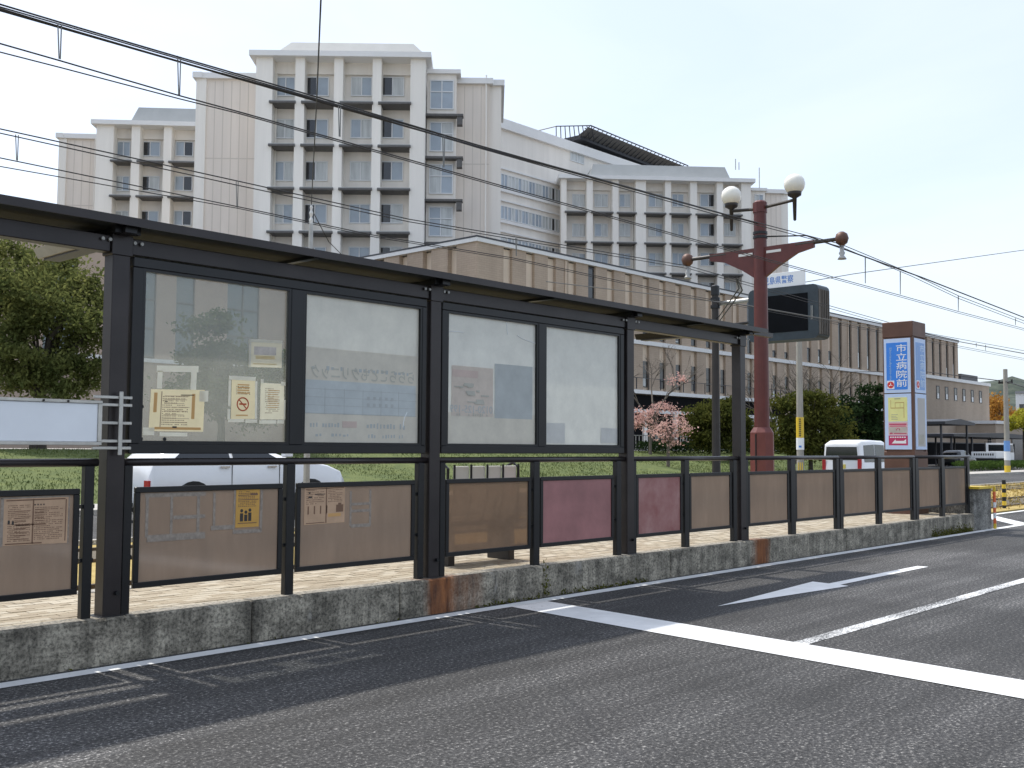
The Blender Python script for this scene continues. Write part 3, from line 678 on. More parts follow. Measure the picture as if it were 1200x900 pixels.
for i in range(26):
    s_ = sa+(sb-sa)*i/25
    MB().tube([fh.o+fh.t*s_+fh.n*1.0+EZ*(fh.top-.06), fh.o+fh.t*(s_+.4)-fh.n*1.3+EZ*(fh.top-1.3)], .07, 5).build('net_strut', 'coping_dark', hd)
nose = [fh.o+fh.t*(sa+.2)+fh.n*1.0+EZ*(fh.top-.05), fh.o+fh.t*(sa-2.6)-fh.n*3.0+EZ*(fh.top-.05), fh.o+fh.t*(sa-2.6)-fh.n*9.0+EZ*(fh.top-.05)]
MB().tube(nose, .08, 5).build('net_rail', 'coping_dark', hd)
for i in range(9):
    q = nose[0].lerp(nose[1], i/8) if i < 9 else nose[1]
    MB().tube([q, q+fh.t*(2.4-.1*i)-fh.n*(1.2)-EZ*1.3], .07, 5).build('net_strut', 'coping_dark', hd)
for i in range(7):
    s_ = sa+3+(sb-sa-3)*i/7; fh.box(MB(), s_, s_+.5, fh.top-3.6, fh.top-1.6, -2.4, -1.9).build('deck_leg', 'louver', hd)

# --- distant buildings on the right
def far_house(label, X, Yc, wx, wy, h, mat, n):
    t_ = thing('distant_building', label, 'building', (X, Yc, 0), 'distant buildings below the hill')
    Box(X, X+wx, Yc, Yc+wy, 0, h).build('wall', mat, t_); Box(X-.4, X+wx+.4, Yc-.4, Yc+wy, h, h+.6).build('roof', 'roof_grey', t_)
    for i in range(n):
        for r in range(max(1, int(h/4))):
            y = Yc+wy*(i+.3)/n; Box(X-.08, X+.02, y, y+wy*.4/n, 1.5+r*3.6, 3.3+r*3.6).build('window', 'glass_dark', t_)
far_house('pale distant block with grey roof just right of the brick annex', 285, 96, 20, 9, 13.5, 'wall_pale', 3)
far_house('white distant block left of the concrete pole below the hill', 300, 82, 20, 9, 17, 'coping', 3)
far_house('low pale distant block at the right edge below the hill', 310, 66, 20, 14, 14.5, 'wall_pale', 4)

# ================================================================== SHELTER
sh = thing('tram_shelter', 'dark bronze tram shelter with narrow roof and glazed windbreak', 'shelter', (6.8, 7.3, .32))
posts = [(.43, .57), (3.545, 3.68), (6.70, 6.835), (9.82, 9.955), (12.37, 12.505)]
PY0, PY1 = 7.235, 7.37
for a, c in posts:
    p = BBox(a, c, PY0, PY1, .318, 3.085, .006).build('post', 'bronze', sh)
    BBox(a-.012, c+.012, PY0-.012, PY1+.012, 2.94, 3.09, .004).build('post_collar', 'bronze', p)
    BBox(a-.035, c+.035, PY0-.03, PY1+.03, .318, .33, .002).build('base_plate', 'bronze_dark', p)
    MB().tube([(a*.3+c*.7, PY0-.03, .49), (a*.3+c*.7, PY0+.002, .49)], .016, 10).build('bolt', 'bronze_dark', p)
    for dx in (-.14, -.085, .085, .14):
        x = (a+c)/2+dx+(.01 if dx > 0 else -.01); MB().lathe((x, 0, 0), [(.0155, 0), (.0155, .006), (.009, .014)], 10)
        q = MB(); q.tube([(x, PY0-.012, 3.045), (x, PY0+.002, 3.045)], .013, 10); q.build('bolt', 'galv', p)
    # roof bracket
    br = BBox(a+.02, c-.02, 7.10, 7.66, 3.086, 3.145, .004).build('roof_bracket', 'bronze_dark', sh)
    MB().box(a-.03, c+.03, 7.15, 7.21, 3.092, 3.146).build('bracket_clip', 'bronze_dark', br)
pe_ = [-3.0]+[q for p in posts for q in p]
for a, c in [(-3.0, posts[0][0])]+[(posts[i][1], posts[i+1][0]) for i in range(4)]:
    bm_ = BBox(a+.013, c-.013, PY0+.012, PY1-.012, 2.958, 3.080, .006).build('beam', 'bronze', sh)
# roof
rf = MB().prism([(-3.2, 7.05, 3.155), (-3.2, 7.77, 3.155), (-3.2, 7.77, 3.20), (-3.2, 7.4, 3.225), (-3.2, 7.05, 3.185)], (15.97, 0, 0)).build('roof', 'bronze', sh)
Box(-3.2, 12.77, 7.035, 7.048, 3.128, 3.19).build('fascia', 'bronze', rf)
Box(-3.18, 12.75, 7.052, 7.75, 3.146, 3.153).build('soffit', 'soffit', rf)
Box(-3.2, 12.77, 7.772, 7.80, 3.12, 3.21).build('rear_gutter', 'bronze', rf)
for x in (1.9, 5.2, 8.3, 11.2): Box(x, x+.06, 7.06, 7.72, 3.120, 3.145).build('rib', 'bronze_dark', rf)
Box(12.77, 13.3, 7.25, 7.33, 3.13, 3.19).build('roof_stub', 'bronze', sh)
# lamps under the roof
for x, m_ in ((3.40, 'galv'), (11.30, 'bronze_dark')):
    l = MB().prism([(x, 7.4, 3.0), (x+.16, 7.4, 3.0), (x+.2, 7.4, 3.07), (x-.04, 7.4, 3.07)], (0, .78, 0)).build('lamp_housing', m_, sh)
    Box(x+.02, x+.14, 7.45, 8.12, 2.985, 2.999).build('lamp_tube', 'white_metal' if m_ == 'white_metal' else 'bronze', l)
    Box(x+.05, x+.1, 7.44, 7.6, 3.07, 3.13).build('lamp_hanger', 'bronze_dark', l)
# glazed units
GZ0, GZ1 = 1.565, 2.875; GY = 7.30
def glazed(xa, xb, panes, mats):
    f = MB(); z0, z1 = 1.49, 2.952; y0, y1 = GY-.045, GY+.045
    f.bbox(xa, xb, y0, y1, z0, GZ0, .006).bbox(xa, xb, y0, y1, GZ1, z1, .006)
    ed = [xa]+[q for p in panes for q in p]+[xb]
    for a, c in zip(ed[0::2], ed[1::2]): f.bbox(a, c, y0+.003, y1-.003, GZ0, GZ1, .004)
    fr = f.build('window_frame', 'bronze_dark', sh)
    for (a, c), mt_ in zip(panes, mats):
        Box(a-.008, c+.008, GY-.004, GY+.004, GZ0-.008, GZ1+.008).build('pane', mt_, fr)
        g = MB(); k = .022
        g.box(a, a+k, GY-.035, GY-.006, GZ0, GZ1).box(c-k, c, GY-.035, GY-.006, GZ0, GZ1).box(a+k, c-k, GY-.034, GY-.006, GZ0, GZ0+k).box(a+k, c-k, GY-.034, GY-.006, GZ1-k, GZ1)
        g.build('glazing_bead', 'bronze_dark', fr)
    return fr
fr1 = glazed(3.715, 6.665, [(3.80, 5.13), (5.265, 6.615)], ['pane_clear', 'pane_frost'])
fr2 = glazed(6.87, 9.79, [(6.94, 8.28), (8.39, 9.725)], ['pane_frost_b', 'pane_frost_b'])
for (x, z) in ((3.83, 1.84), (3.83, 1.60), (4.02, 1.60)): MB().tube([(x, GY-.006, z), (x, GY-.012, z)], .014, 12).build('fixing_stud', 'rubber', fr1)
# faded adverts seen through the frosted panes (mirrored from this side)
AY = GY-.0062
def pp(x, y): p = atY(x, y, AY); return p.x, p.z
def adrect(par, name, mat, xa, ya, xb, yb, dy=0.):
    x0, z0 = pp(xa, yb); x1, z1 = pp(xb, ya)
    return Box(x0, x1, AY-.0006-dy, AY+.0012-dy, min(z0, z1), max(z0, z1)).build(name, mat, par)
adrect(fr1, 'advert_cream_field', 'ad_cream', 355.5, 418, 491, 519)
adrect(fr1, 'advert_table', 'ad_blue', 356, 452.5, 487, 484, .0012)
tx = MB(); x0, z0 = pp(364, 440); x1, z1 = pp(485, 424)
lettering(tx, 'らららこどもクリニック', (x0, AY-.0034, z0-.02), EX, EZ, x1-x0, .118, .012, True).build('advert_lettering', 'ad_ink', fr1)
def dashes(mb, xa, xb, z, h, n, y, fill=.6):
    for i in range(n):
        if random.random() < .9:
            a = xa+(xb-xa)*i/n; mb.box(a, a+(xb-xa)/n*fill*random.uniform(.6, 1.1), y-.0006, y, z+random.uniform(-.1, .1)*h, z+h*random.uniform(.6, 1))
d1 = MB(); dashes(d1, 5.37, 6.5, 2.215, .035, 22, AY-.0008); dashes(d1, 5.36, 5.75, 1.72, .045, 12, AY-.0014); dashes(d1, 5.98, 6.45, 1.715, .05, 12, AY-.0014); dashes(d1, 5.42, 5.8, 1.64, .025, 9, AY-.0014); dashes(d1, 6.0, 6.43, 1.63, .035, 13, AY-.0014)
tag(d1.build('advert_small_print', 'ad_dark', fr1), kind='stuff')
d2 = MB()
for i in range(6): d2.box(5.3+i*.21, 5.306+i*.21, AY-.0026, AY-.002, 1.83, 2.06)
for i in range(4): d2.box(5.29, 6.57, AY-.0027, AY-.0021, 1.835+i*.07, 1.84+i*.07)
for i in range(5):
    for j in range(2): d2.box(5.98+i*.07, 6.01+i*.07, AY-.0032, AY-.0027, 1.91+j*.06, 1.94+j*.06)
d2.build('advert_grid', 'ad_dark', fr1)
adrect(fr1, 'advert_red_tag', 'ad_rose', 401, 494, 418, 501, .0016)
adrect(fr2, 'advert_cream_field', 'ad_cream', 523.5, 487, 628.5, 520.5)
adrect(fr2, 'advert_picture', 'ad_pink', 529, 432, 578, 487, .0009)
adrect(fr2, 'advert_strip', 'ad_rose', 530, 435, 560, 441, .0022)
adrect(fr2, 'advert_faded_panel', 'ad_dark', 579.5, 430, 624, 490, .0004)
tx = MB(); x0, z0 = pp(527, 483); x1, z1 = pp(577, 475)
lettering(tx, '0120-125-199', (x0, AY-.0034, z0), EX, EZ, x1-x0, .075, .008, True).build('advert_lettering', 'ad_dark', fr2)
d3 = MB(); dashes(d3, 7.1, 7.55, 1.86, .03, 14, AY-.0046)
for i in range(14):
    a = random.uniform(7.02, 7.5); z = random.uniform(1.97, 2.17); d3.box(a, a+random.uniform(.04, .14), AY-.0058-i*.00012, AY-.0050-i*.00011, z, z+random.uniform(.01, .03))
tag(d3.build('advert_small_print', 'ad_ink', fr2), kind='stuff')
def scratch(par, pts):
    q = [Vector((*pp(x, y), 0)) for x, y in pts]; mb = MB(); mb.tube([(p.x, AY-.001, p.y) for p in q], .004, 5); mb.build('peeling_tape', 'letter_white', par)
scratch(fr2, [(524, 388), (534, 388.5), (543, 389.5)]); scratch(fr2, [(593.5, 377), (594, 386), (595, 392)]); scratch(fr2, [(606, 393), (612, 397), (620, 400), (628, 402.5)]); scratch(fr1, [(477, 483), (474, 489), (472.5, 496), (472, 501)])
for (xa, ya, xb, yb) in ((637, 496, 662, 519), (704, 502, 724, 519)): adrect(fr2, 'old_paper', 'ad_white', xa, ya, xb, yb)

# --- posters taped to the glass and panels
def poster(name, label, pts, y, mat, cat='poster', group=None):           # pts: four photo pixels on the plane Y=y
    P = [atY(px_, py_, y) for px_, py_ in pts]; c = sum(P, Vector())/4
    r = thing(name, label, cat, (c.x, y, min(p.z for p in P)), group)
    MB().add([p-EY*.0008 for p in P[::-1]], [(0, 1, 2, 3)]).build('sheet', mat, r)
    return r, P
def quadpt(P, u, v): a = P[3].lerp(P[2], u); c = P[0].lerp(P[1], u); return a.lerp(c, v)  # P: tl,tr,br,bl ; v up
def strokes(r, P, mat, rects, yo, name='print'):
    mb = MB()
    for (u0, v0, u1, v1) in rects:
        mb.prism([quadpt(P, u0, v1)+EY*yo, quadpt(P, u1, v1)+EY*yo, quadpt(P, u1, v0)+EY*yo, quadpt(P, u0, v0)+EY*yo], (0, -.0006, 0))
    mb.build(name, mat, r)
gy = GY-.0048
def dense(r, P, mat, u0, u1, v0, v1, rows, n):
    mb = MB()
    for i in range(rows):
        v = v1-(v1-v0)*i/rows; h = (v1-v0)/rows*.42; e = u1-(u1-u0)*random.choice((0, 0, .15, .45))
        for k in range(n):
            a = u0+(u1-u0)*k/n
            if a > e or random.random() < .12: continue
            b_ = a+(u1-u0)/n*random.uniform(.45, .8); mb.add([quadpt(P, a, v)-EY*.0017, quadpt(P, a, v-h)-EY*.0017, quadpt(P, b_, v-h)-EY*.0017, quadpt(P, b_, v)-EY*.0017], [(0, 1, 2, 3)])
    tag(mb.build('small_print', mat, r), kind='stuff')
def tapes(r, P, ts, mat='paper_white', yo=-.0014):
    for (u0, v0, u1, v1) in ts: strokes(r, P, mat, [(u0, v0, u1, v1)], yo, 'tape_strip')
r, P = poster('taped_notice', 'large cream notice with torn white tape at lower left of the clear pane', [(177, 456), (240, 457), (238, 506), (174, 505)], gy, 'paper_cream')
tapes(r, P, [(.10, 1.02, .19, 1.44), (.72, 1.0, .83, 1.42), (.08, 1.42, .86, 1.57), (-.1, -.1, .1, .08), (.9, .72, 1.07, .98), (.2, -.12, .7, -.03)])
strokes(r, P, 'ink_orange', [(.76, .3, .82, .9), (.06, .45, .12, .92), (.1, .04, .95, .1)], -.0014)
strokes(r, P, 'ink_faint', [(.25, .84-.09*k, .72-.05*(k % 3), .85-.09*k) for k in range(8)]+[(.19, .1, .205, .95)], -.0014)
strokes(r, P, 'ink', [(.26, .70, .31, .72), (.42, .08, .5, .12), (.55, .86, .8, .88)], -.0016)
dense(r, P, 'ink_faint', .22, .70, .12, .84, 14, 16)
r, P = poster('picture_notice', 'small cream picture notice high at the right of the clear pane', [(292, 397.5), (330.5, 399.5), (330, 431), (291.5, 430)], gy, 'paper_pale')
strokes(r, P, 'tape', [(.15, .45, .82, .75)], -.0014); strokes(r, P, 'paper_cream', [(.12, .1, .84, .14), (.2, .3, .78, .42)], -.0016); strokes(r, P, 'paper_white', [(-.01, .9, 1.01, 1.01), (-.01, -.01, .06, .9)], -.0018)
r, P = poster('no_smoking_notice', 'cream no smoking notice with a red ring on the clear pane', [(271.5, 444.5), (299, 446), (298.5, 491), (270.5, 491)], gy, 'paper_cream')
tapes(r, P, [(-.12, .99, 1.02, 1.09), (-.12, -.08, .55, .0), (.6, -.1, 1.1, -.01), (-.13, .32, -.03, .98), (-.15, -.02, -.04, .25), (1.0, .0, 1.09, .98)])
mb = MB(); cc = quadpt(P, .48, .38)+EY*-.002
rad = .052
mb.tube([cc+EX*rad*math.cos(a)+EZ*rad*math.sin(a) for a in np.linspace(0, 2*math.pi, 25)], .0052, 5); mb.tube([cc+EX*rad*.7-EZ*rad*.7, cc-EX*rad*.7+EZ*rad*.7], .0045, 5); mb.box(cc.x-.033, cc.x+.033, cc.y-.002, cc.y, cc.z-.007, cc.z+.007)
mb.build('ring_symbol', 'ink_red', r)
strokes(r, P, 'ink_orange', [(.25, .86-.07*k, .75+.02*(k % 2), .89-.07*k) for k in range(4)]+[(.2, .08, .7, .11)], -.0014)
dense(r, P, 'ink_faint', .2, .8, .60, .84, 5, 10)
r, P = poster('faded_notice', 'pale faded notice beside the no smoking notice on the clear pane', [(305.5, 448.5), (333, 450), (332.5, 491.5), (304.5, 491.5)], gy, 'paper_pale')
tapes(r, P, [(.0, .98, .12, 1.1), (.86, .95, 1.05, 1.06), (1.0, .0, 1.1, .55), (-.02, -.12, .68, -.02), (.72, -.12, 1.0, -.02)])
strokes(r, P, 'ink_orange', [(.3, .80-.06*k, .8-.04*(k % 3), .815-.06*k) for k in range(9)], -.0014)

dense(r, P, 'ink_faint', .2, .82, .14, .86, 14, 12)
# ================================================================== RAILINGS
FY0, FY1 = 7.265, 7.32
def railing(label, x0, x1, fposts, panels, end=False):
    r = thing('railing', label, 'railing', ((x0+x1)/2, 7.29, .32), 'railing sections along the platform edge')
    MB().tube([(x0, 7.292, 1.427), (x1, 7.292, 1.427)], .030, 12).build('handrail', 'bronze', r, True)
    for a, c in fposts:
        p = BBox(a, c, FY0-.005, FY1+.005, .318, 1.405, .006).build('rail_post', 'bronze_dark', r)
        for z in (.72, 1.10): Box(a-.014, c+.014, 7.28, 7.305, z, z+.028).build('panel_clamp', 'bronze_dark', p)
    for a, c, mt_ in panels:
        f = MB(); k = .042; y0, y1 = 7.276, 7.306; z0, z1 = .50, 1.243
        f.bbox(a, c, y0, y1, z0, z0+k, .004).bbox(a, c, y0, y1, z1-k, z1, .004).bbox(a, a+k, y0+.001, y1-.001, z0+k, z1-k, .003).bbox(c-k, c, y0+.001, y1-.001, z0+k, z1-k, .003)
        fr = f.build('panel_frame', 'bronze_dark', r)
        Box(a+k-.006, c-k+.006, 7.290, 7.296, z0+k-.006, z1-k+.006).build('panel', mt_, fr)
    return r
railing('railing section with brown panels left of the first shelter post', .6, 3.50, [(.62, .69), (1.98, 2.06), (3.40, 3.47)], [(.72, 1.95, 'pane_smoke'), (2.09, 3.375, 'pane_smoke')])
railing('railing section with taped brown panels below the clear pane', 3.685, 6.695, [(3.69, 3.76), (5.115, 5.20), (6.585, 6.66)], [(3.79, 5.09, 'pane_smoke'), (5.23, 6.56, 'pane_smoke')])
railing('railing section with one see-through brown panel and one maroon panel', 6.84, 9.815, [(6.865, 6.935), (8.215, 8.31), (9.65, 9.74)], [(6.96, 8.19, 'pane_smoke_clear'), (8.34, 9.62, 'maroon_sheet')])
railing('railing section with a blotched maroon panel and a tan panel', 9.96, 12.365, [(9.97, 10.035), (11.055, 11.16), (12.22, 12.31)], [(10.06, 11.03, 'maroon_worn'), (11.19, 12.20, 'pane_smoke')])
railing('railing section right of the last shelter post in front of the red pole', 12.51, 15.375, [(12.53, 12.61), (13.81, 13.95), (15.27, 15.365)], [(12.64, 13.78, 'pane_smoke'), (13.98, 15.24, 'pane_smoke')])
railing('railing section in front of the white van', 15.385, 18.36, [(15.39, 15.5), (16.8, 16.94), (18.25, 18.355)], [(15.53, 16.77, 'pane_smoke'), (16.97, 18.22, 'pane_smoke')])
railing('last railing section ending at the concrete end wall', 18.37, 21.08, [(18.38, 18.5), (19.6, 19.74), (20.93, 21.05)], [(18.53, 19.57, 'pane_smoke'), (19.77, 20.9, 'pane_smoke')])
# posters and tape marks on the lower panels
py_ = 7.2885
r, P = poster('aged_notice', 'aged double page notice on the brown panel below the blank sign', [(3.5, 585), (80.5, 582), (78.5, 636), (1.5, 640)], py_, 'paper_aged')
strokes(r, P, 'ink_brown', [(.445, .02, .465, .98), (.05, .95, .95, .975), (.05, .02, .6, .045), (.2, .42, .65, .45), (.955, .05, .97, .95)]+[(.18, .72-.075*k, .40-.05*(k % 2), .735-.075*k) for k in range(9)]+[(.48, .74-.06*k, .62, .755-.06*k) for k in range(5)], -.0014)
strokes(r, P, 'ink', [(.14, .44, .17, .52), (.08, .46, .11, .54)]+[(.47+.045*k, .84, .49+.045*k, .87) for k in range(4)], -.0016)
dense(r, P, 'ink_brown', .08, .42, .06, .86, 20, 16); dense(r, P, 'ink_brown', .48, .92, .08, .80, 18, 18)
strokes(r, P, 'tape_mark', [(-.03, -.02, .015, 1.02), (-.03, 1.0, 1.02, 1.03), (1.0, -.02, 1.02, 1.0)], -.0014, 'tape_strip')
r, P = poster('orange_notice', 'orange notice with a group of small figures on the brown panel', [(277, 574), (304.5, 573), (303, 617), (275.5, 618.5)], py_, 'paper_orange')
strokes(r, P, 'ink_brown', [(.08, .84, .55, .86), (.6, .84, .92, .89), (.08, .72, .95, .74), (.1, .1, .9, .12)], -.0014)
dense(r, P, 'ink_brown', .1, .9, .52, .95, 10, 10)
mb = MB()
for k, (u, h_) in enumerate(((.2, .44), (.38, .40), (.55, .45))):
    c = quadpt(P, u+.05, h_); mb.tube([c+EY*-.001, c-EY*.002], .014, 8); q = quadpt(P, u+.05, .26); mb.box(q.x-.014, q.x+.014, py_-.003, py_-.0012, q.z-.03, c.z-.02)
mb.build('figure_print', 'ink', r)
strokes(r, P, 'tape_mark', [(1.04, -.12, 1.14, 1.02), (-.1, -.16, 1.14, -.06), (-.1, -.05, -.02, 1.0)], -.0014, 'tape_strip')
r, P = poster('faded_chart', 'faded orange chart with little figures on the brown panel', [(357, 572), (404.5, 569.5), (403.5, 612), (356, 615.5)], py_, 'paper_aged')
strokes(r, P, 'ink_brown', [(.52, .02, .545, .98), (.03, .95, .97, .97), (.05, .03, .5, .05)]+[(.08+.15*k, .28, .11+.15*k, .5) for k in range(4)], -.0014)
strokes(r, P, 'ink_brown', [(.78, .3, .96, .5), (.83, .5, .91, .55)], -.0014); strokes(r, P, 'ink_orange', [(.58, .18, .9, .27)], -.0014, 'faded_patch'); strokes(r, P, 'ink', [(.09, .72, .18, .76), (.1, .84, .14, .88), (.25, .8, .5, .82)], -.0016)
dense(r, P, 'ink_brown', .05, .48, .52, .94, 8, 14); dense(r, P, 'ink_brown', .58, .94, .56, .92, 8, 10)
def tape_outline(label, rects):
    c = atY(*rects[0][0:2], py_); r = thing('tape_residue', label, 'tape', (c.x, py_, c.z), 'tape residue on the panels')
    for i_, (xa, ya, xb, yb) in enumerate(rects):
        p, q = atY(xa, ya, py_), atY(xb, yb, py_)
        Box(min(p.x, q.x), max(p.x, q.x)+.002, py_-.0005-.0003*i_, py_+.0011+.00005*i_, min(p.z, q.z), max(p.z, q.z)+.004).build('tape_strip', 'tape_mark', r)
tape_outline('pale tape outlines of removed notices left on the brown panel', [(170, 579, 241, 581), (171, 581, 173, 630), (200, 581, 201.5, 628), (231, 581, 233, 630), (172, 628, 240, 631), (203, 605, 240, 607), (250, 578, 251.5, 620), (247, 617, 273, 620)])
tape_outline('pale tape outline on the panel right of the faded chart', [(410, 576, 411.5, 617), (433, 574, 434.5, 615), (411, 590, 433, 591.5), (411, 598, 433, 599.5), (411, 615, 434, 617)])

# ================================================================== BLANK NAME SIGN
ns = thing('name_sign', 'long blank pale name sign bolted to the first shelter post', 'sign', (2.4, 7.2, 1.55))
sy = 7.20
BBox(.9, 3.44, sy-.02, sy+.03, 1.575, 1.845, .004).build('board', 'sign_white', ns)
f = MB(); f.bbox(.88, 3.47, sy-.03, sy+.035, 1.845, 1.868, .003).bbox(.88, 3.47, sy-.03, sy+.035, 1.550, 1.575, .003).bbox(3.44, 3.47, sy-.029, sy+.034, 1.575, 1.845, .003)
f.build('frame', 'steel', ns)
for z in (1.885, 1.83, 1.70, 1.57, 1.52): BBox(3.41, 3.70, sy-.016, sy+.004, z, z+.022, .003).build('clamp_strip', 'steel', ns)
BBox(3.595, 3.625, sy-.028, sy-.017, 1.48, 1.94, .003).build('clamp_bar', 'steel', ns)
for x in (3.05, 3.22, 2.2): MB().tube([(x, sy-.036, 1.856), (x, sy-.029, 1.856)], .008, 8).build('bolt', 'rubber', ns)

# ================================================================== BENCH
bn = thing('bench', 'white backed bench with black frame on the platform', 'bench', (8.05, 8.05, .318))
for k in range(4): BBox(7.56+k*.245, 7.56+k*.245+.225, 7.79, 7.815, 1.02, 1.355, .008).build('back_plate', 'white_metal', bn)
for k in range(5): MB().tube([(7.55+k*.245, 7.775, 1.37), (7.55+k*.245, 7.775, 1.0), (7.55+k*.245, 7.87, .72), (7.55+k*.245, 8.2, .72)], .012, 8).build('back_rod', 'bronze_dark', bn)
for x in (7.5, 8.58): MB().tube([(x, 7.83, .72), (x, 7.82, 1.33), (x, 7.90, 1.385), (x, 8.1, 1.30), (x, 8.2, .74)], .016, 8).build('arm', 'bronze_dark', bn)
BBox(7.48, 8.60, 7.84, 8.25, .735, .775, .01).build('seat', 'board_side', bn)
for x in (7.56, 8.48): BBox(x, x+.09, 7.86, 8.2, .316, .73, .006).build('leg', 'pole_dark', bn)
Box(7.6, 8.5, 7.93, 7.98, .45, .52).build('stretcher', 'bronze_dark', bn)

# ================================================================== PYLON SIGN
pl = thing('pylon_sign', 'brown four sided pylon sign with blue stop name panels', 'sign', (20.3, 8.2, .3))
xa, xb, ya, yb = 19.954, 20.593, 7.90, 8.492; zt = 4.05
BBox(xa+.02, xb-.02, ya+.02, yb-.02, .30, zt-.02, .004).build('core', 'pylon_brown', pl)
for (x, y) in ((xa, ya), (xb-.07, ya), (xa, yb-.05), (xb-.07, yb-.05)): BBox(x, x+.075, y, y+.055, .30, zt-.30, .006).build('corner_post', 'pylon_brown', pl)
BBox(xa-.005, xb+.005, ya-.005, yb+.005, zt-.30, zt, .008).build('cap', 'pylon_brown', pl)
BBox(xa-.006, xb+.006, ya-.006, yb+.006, .30, 1.52, .008).build('base', 'pylon_brown', pl)
def pylon_face(o, ex, nrm, wd, mats, flat):
    o, ex, nrm = Vector(o), Vector(ex), Vector(nrm)
    def pan(name, mat, u0, u1, z0, z1, d0, d1, par): return MB().obox(o+ex*(u0*wd)+nrm*d0+EZ*z0, ex*((u1-u0)*wd), nrm*(d1-d0), EZ*(z1-z0)).build(name, mat, par)
    a = pan('name_panel', mats[0], .02, .98, 2.66, 3.72, -.004, .008, pl)       # pale frame
    pan('name_field', mats[1], .11, .87, 2.72, 3.64, .008, .011, a)
    mb = MB(); ch = '市立病院前'
    for i, c in enumerate(ch): lettering(mb, c, o+ex*(.47*wd)+nrm*.0125+EZ*(3.455-i*.170), ex, EZ, .38*wd, .152, .007)
    mb.build('name_lettering', mats[2], a)
    mb = MB(); lettering(mb, 'Shiritsubyoin-mae', o+ex*(.20*wd)+nrm*.0125+EZ*3.55, -EZ, ex, .72, .06, .004).build('roman_lettering', mats[3], a)
    pan('logo_field', 'letter_white', .13, .39, 2.735, 2.90, .0112, .013, a)
    c = o+ex*(.26*wd)+EZ*2.817; lg = MB(); lg.tube([c+nrm*.0132, c+nrm*.0152], .066, 20); lg.build('logo', 'logo_red', a)
    w_ = MB()
    for k in range(3):
        an_ = math.pi/2+k*2*math.pi/3; d_ = ex*math.cos(an_)+EZ*math.sin(an_); w_.tube([c+nrm*.0155, c+nrm*.0155+d_*.04], .006, 5)
    w_.build('logo_mark', 'letter_white', a)
    b_ = pan('map_panel', mats[0], .02, .98, 1.56, 2.64, -.004, .008, pl)
    if not flat:
        pan('map_field', 'sign_yellow', .15, .84, 2.10, 2.57, .008, .0105, b_)
        ln = MB()
        for (u0, v0, u1, v1) in ((.24, 2.36, .255, 2.52), (.24, 2.355, .72, 2.372), (.40, 2.372, .415, 2.47), (.40, 2.46, .72, 2.475), (.71, 2.17, .73, 2.475), (.58, 2.372, .59, 2.46)):
            ln.obox(o+ex*(u0*wd)+nrm*.0106+EZ*v0, ex*((u1-u0)*wd), nrm*.001, EZ*(v1-v0))
        ln.build('map_lines', 'map_line', b_)
        ln = MB()
        for k in range(4): ln.obox(o+ex*(.26*wd)+nrm*.0106+EZ*(2.14+.03*k), ex*(.3*wd*random.uniform(.6, 1)), nrm*.001, EZ*.009)
        ln.obox(o+ex*(.38*wd)+nrm*.0106+EZ*2.535, ex*(.22*wd), nrm*.001, EZ*.016)
        ln.build('map_text', 'map_grey', b_)
        pan('notice_field', 'sign_pink', .15, .84, 1.84, 2.09, .008, .0105, b_)
        pan('notice_white', 'paper_white', .17, .82, 1.87, 1.99, .0106, .0115, b_)
        ln = MB()
        for (u0, u1, v0, v1) in ((.18, .8, 2.035, 2.06), (.2, .78, 2.005, 2.02), (.2, .3, 1.86, 1.885), (.34, .8, 1.862, 1.878)): ln.obox(o+ex*(u0*wd)+nrm*.0117+EZ*v0, ex*((u1-u0)*wd), nrm*.001, EZ*(v1-v0))
        cc = o+ex*(.5*wd)+nrm*.0125+EZ*1.94; ln.tube([cc+ex*.03*math.cos(q)+EZ*.03*math.sin(q) for q in np.linspace(-.4, math.pi+.4, 12)], .006, 5)
        ln.build('notice_print', 'sign_magenta', b_)
        pan('arrow_field', 'sign_magenta', .15, .84, 1.64, 1.83, .008, .0105, b_)
        ar = MB(); P_ = lambda u, z: o+ex*(u*wd)+nrm*.0106+EZ*z
        ar.prism([P_(.26, 1.675), P_(.78, 1.675), P_(.78, 1.76), P_(.70, 1.725), P_(.40, 1.725), P_(.40, 1.755)], nrm*.001)
        for k in range(7): ar.obox(P_(.2+k*.085, 1.785), ex*(.06*wd), nrm*.001, EZ*.022)
        ar.build('arrow_print', 'letter_white', b_)
    else:
        pan('blank_field', 'wall_pale', .2, .84, 1.62, 2.56, .008, .0105, b_); pan('notice_white', 'paper_white', .24, .7, 1.66, 1.85, .0106, .0115, b_)
pylon_face((xa, yb-.012, 0), (0, -1, 0), (-1, 0, 0), .545, ('pylon_frame', 'sign_blue', 'letter_white', 'letter_haze'), False)
pylon_face((xa+.055, ya, 0), (1, 0, 0), (0, -1, 0), .565, ('pylon_frame', 'sign_blue_pale', 'letter_pale', 'letter_haze'), True)

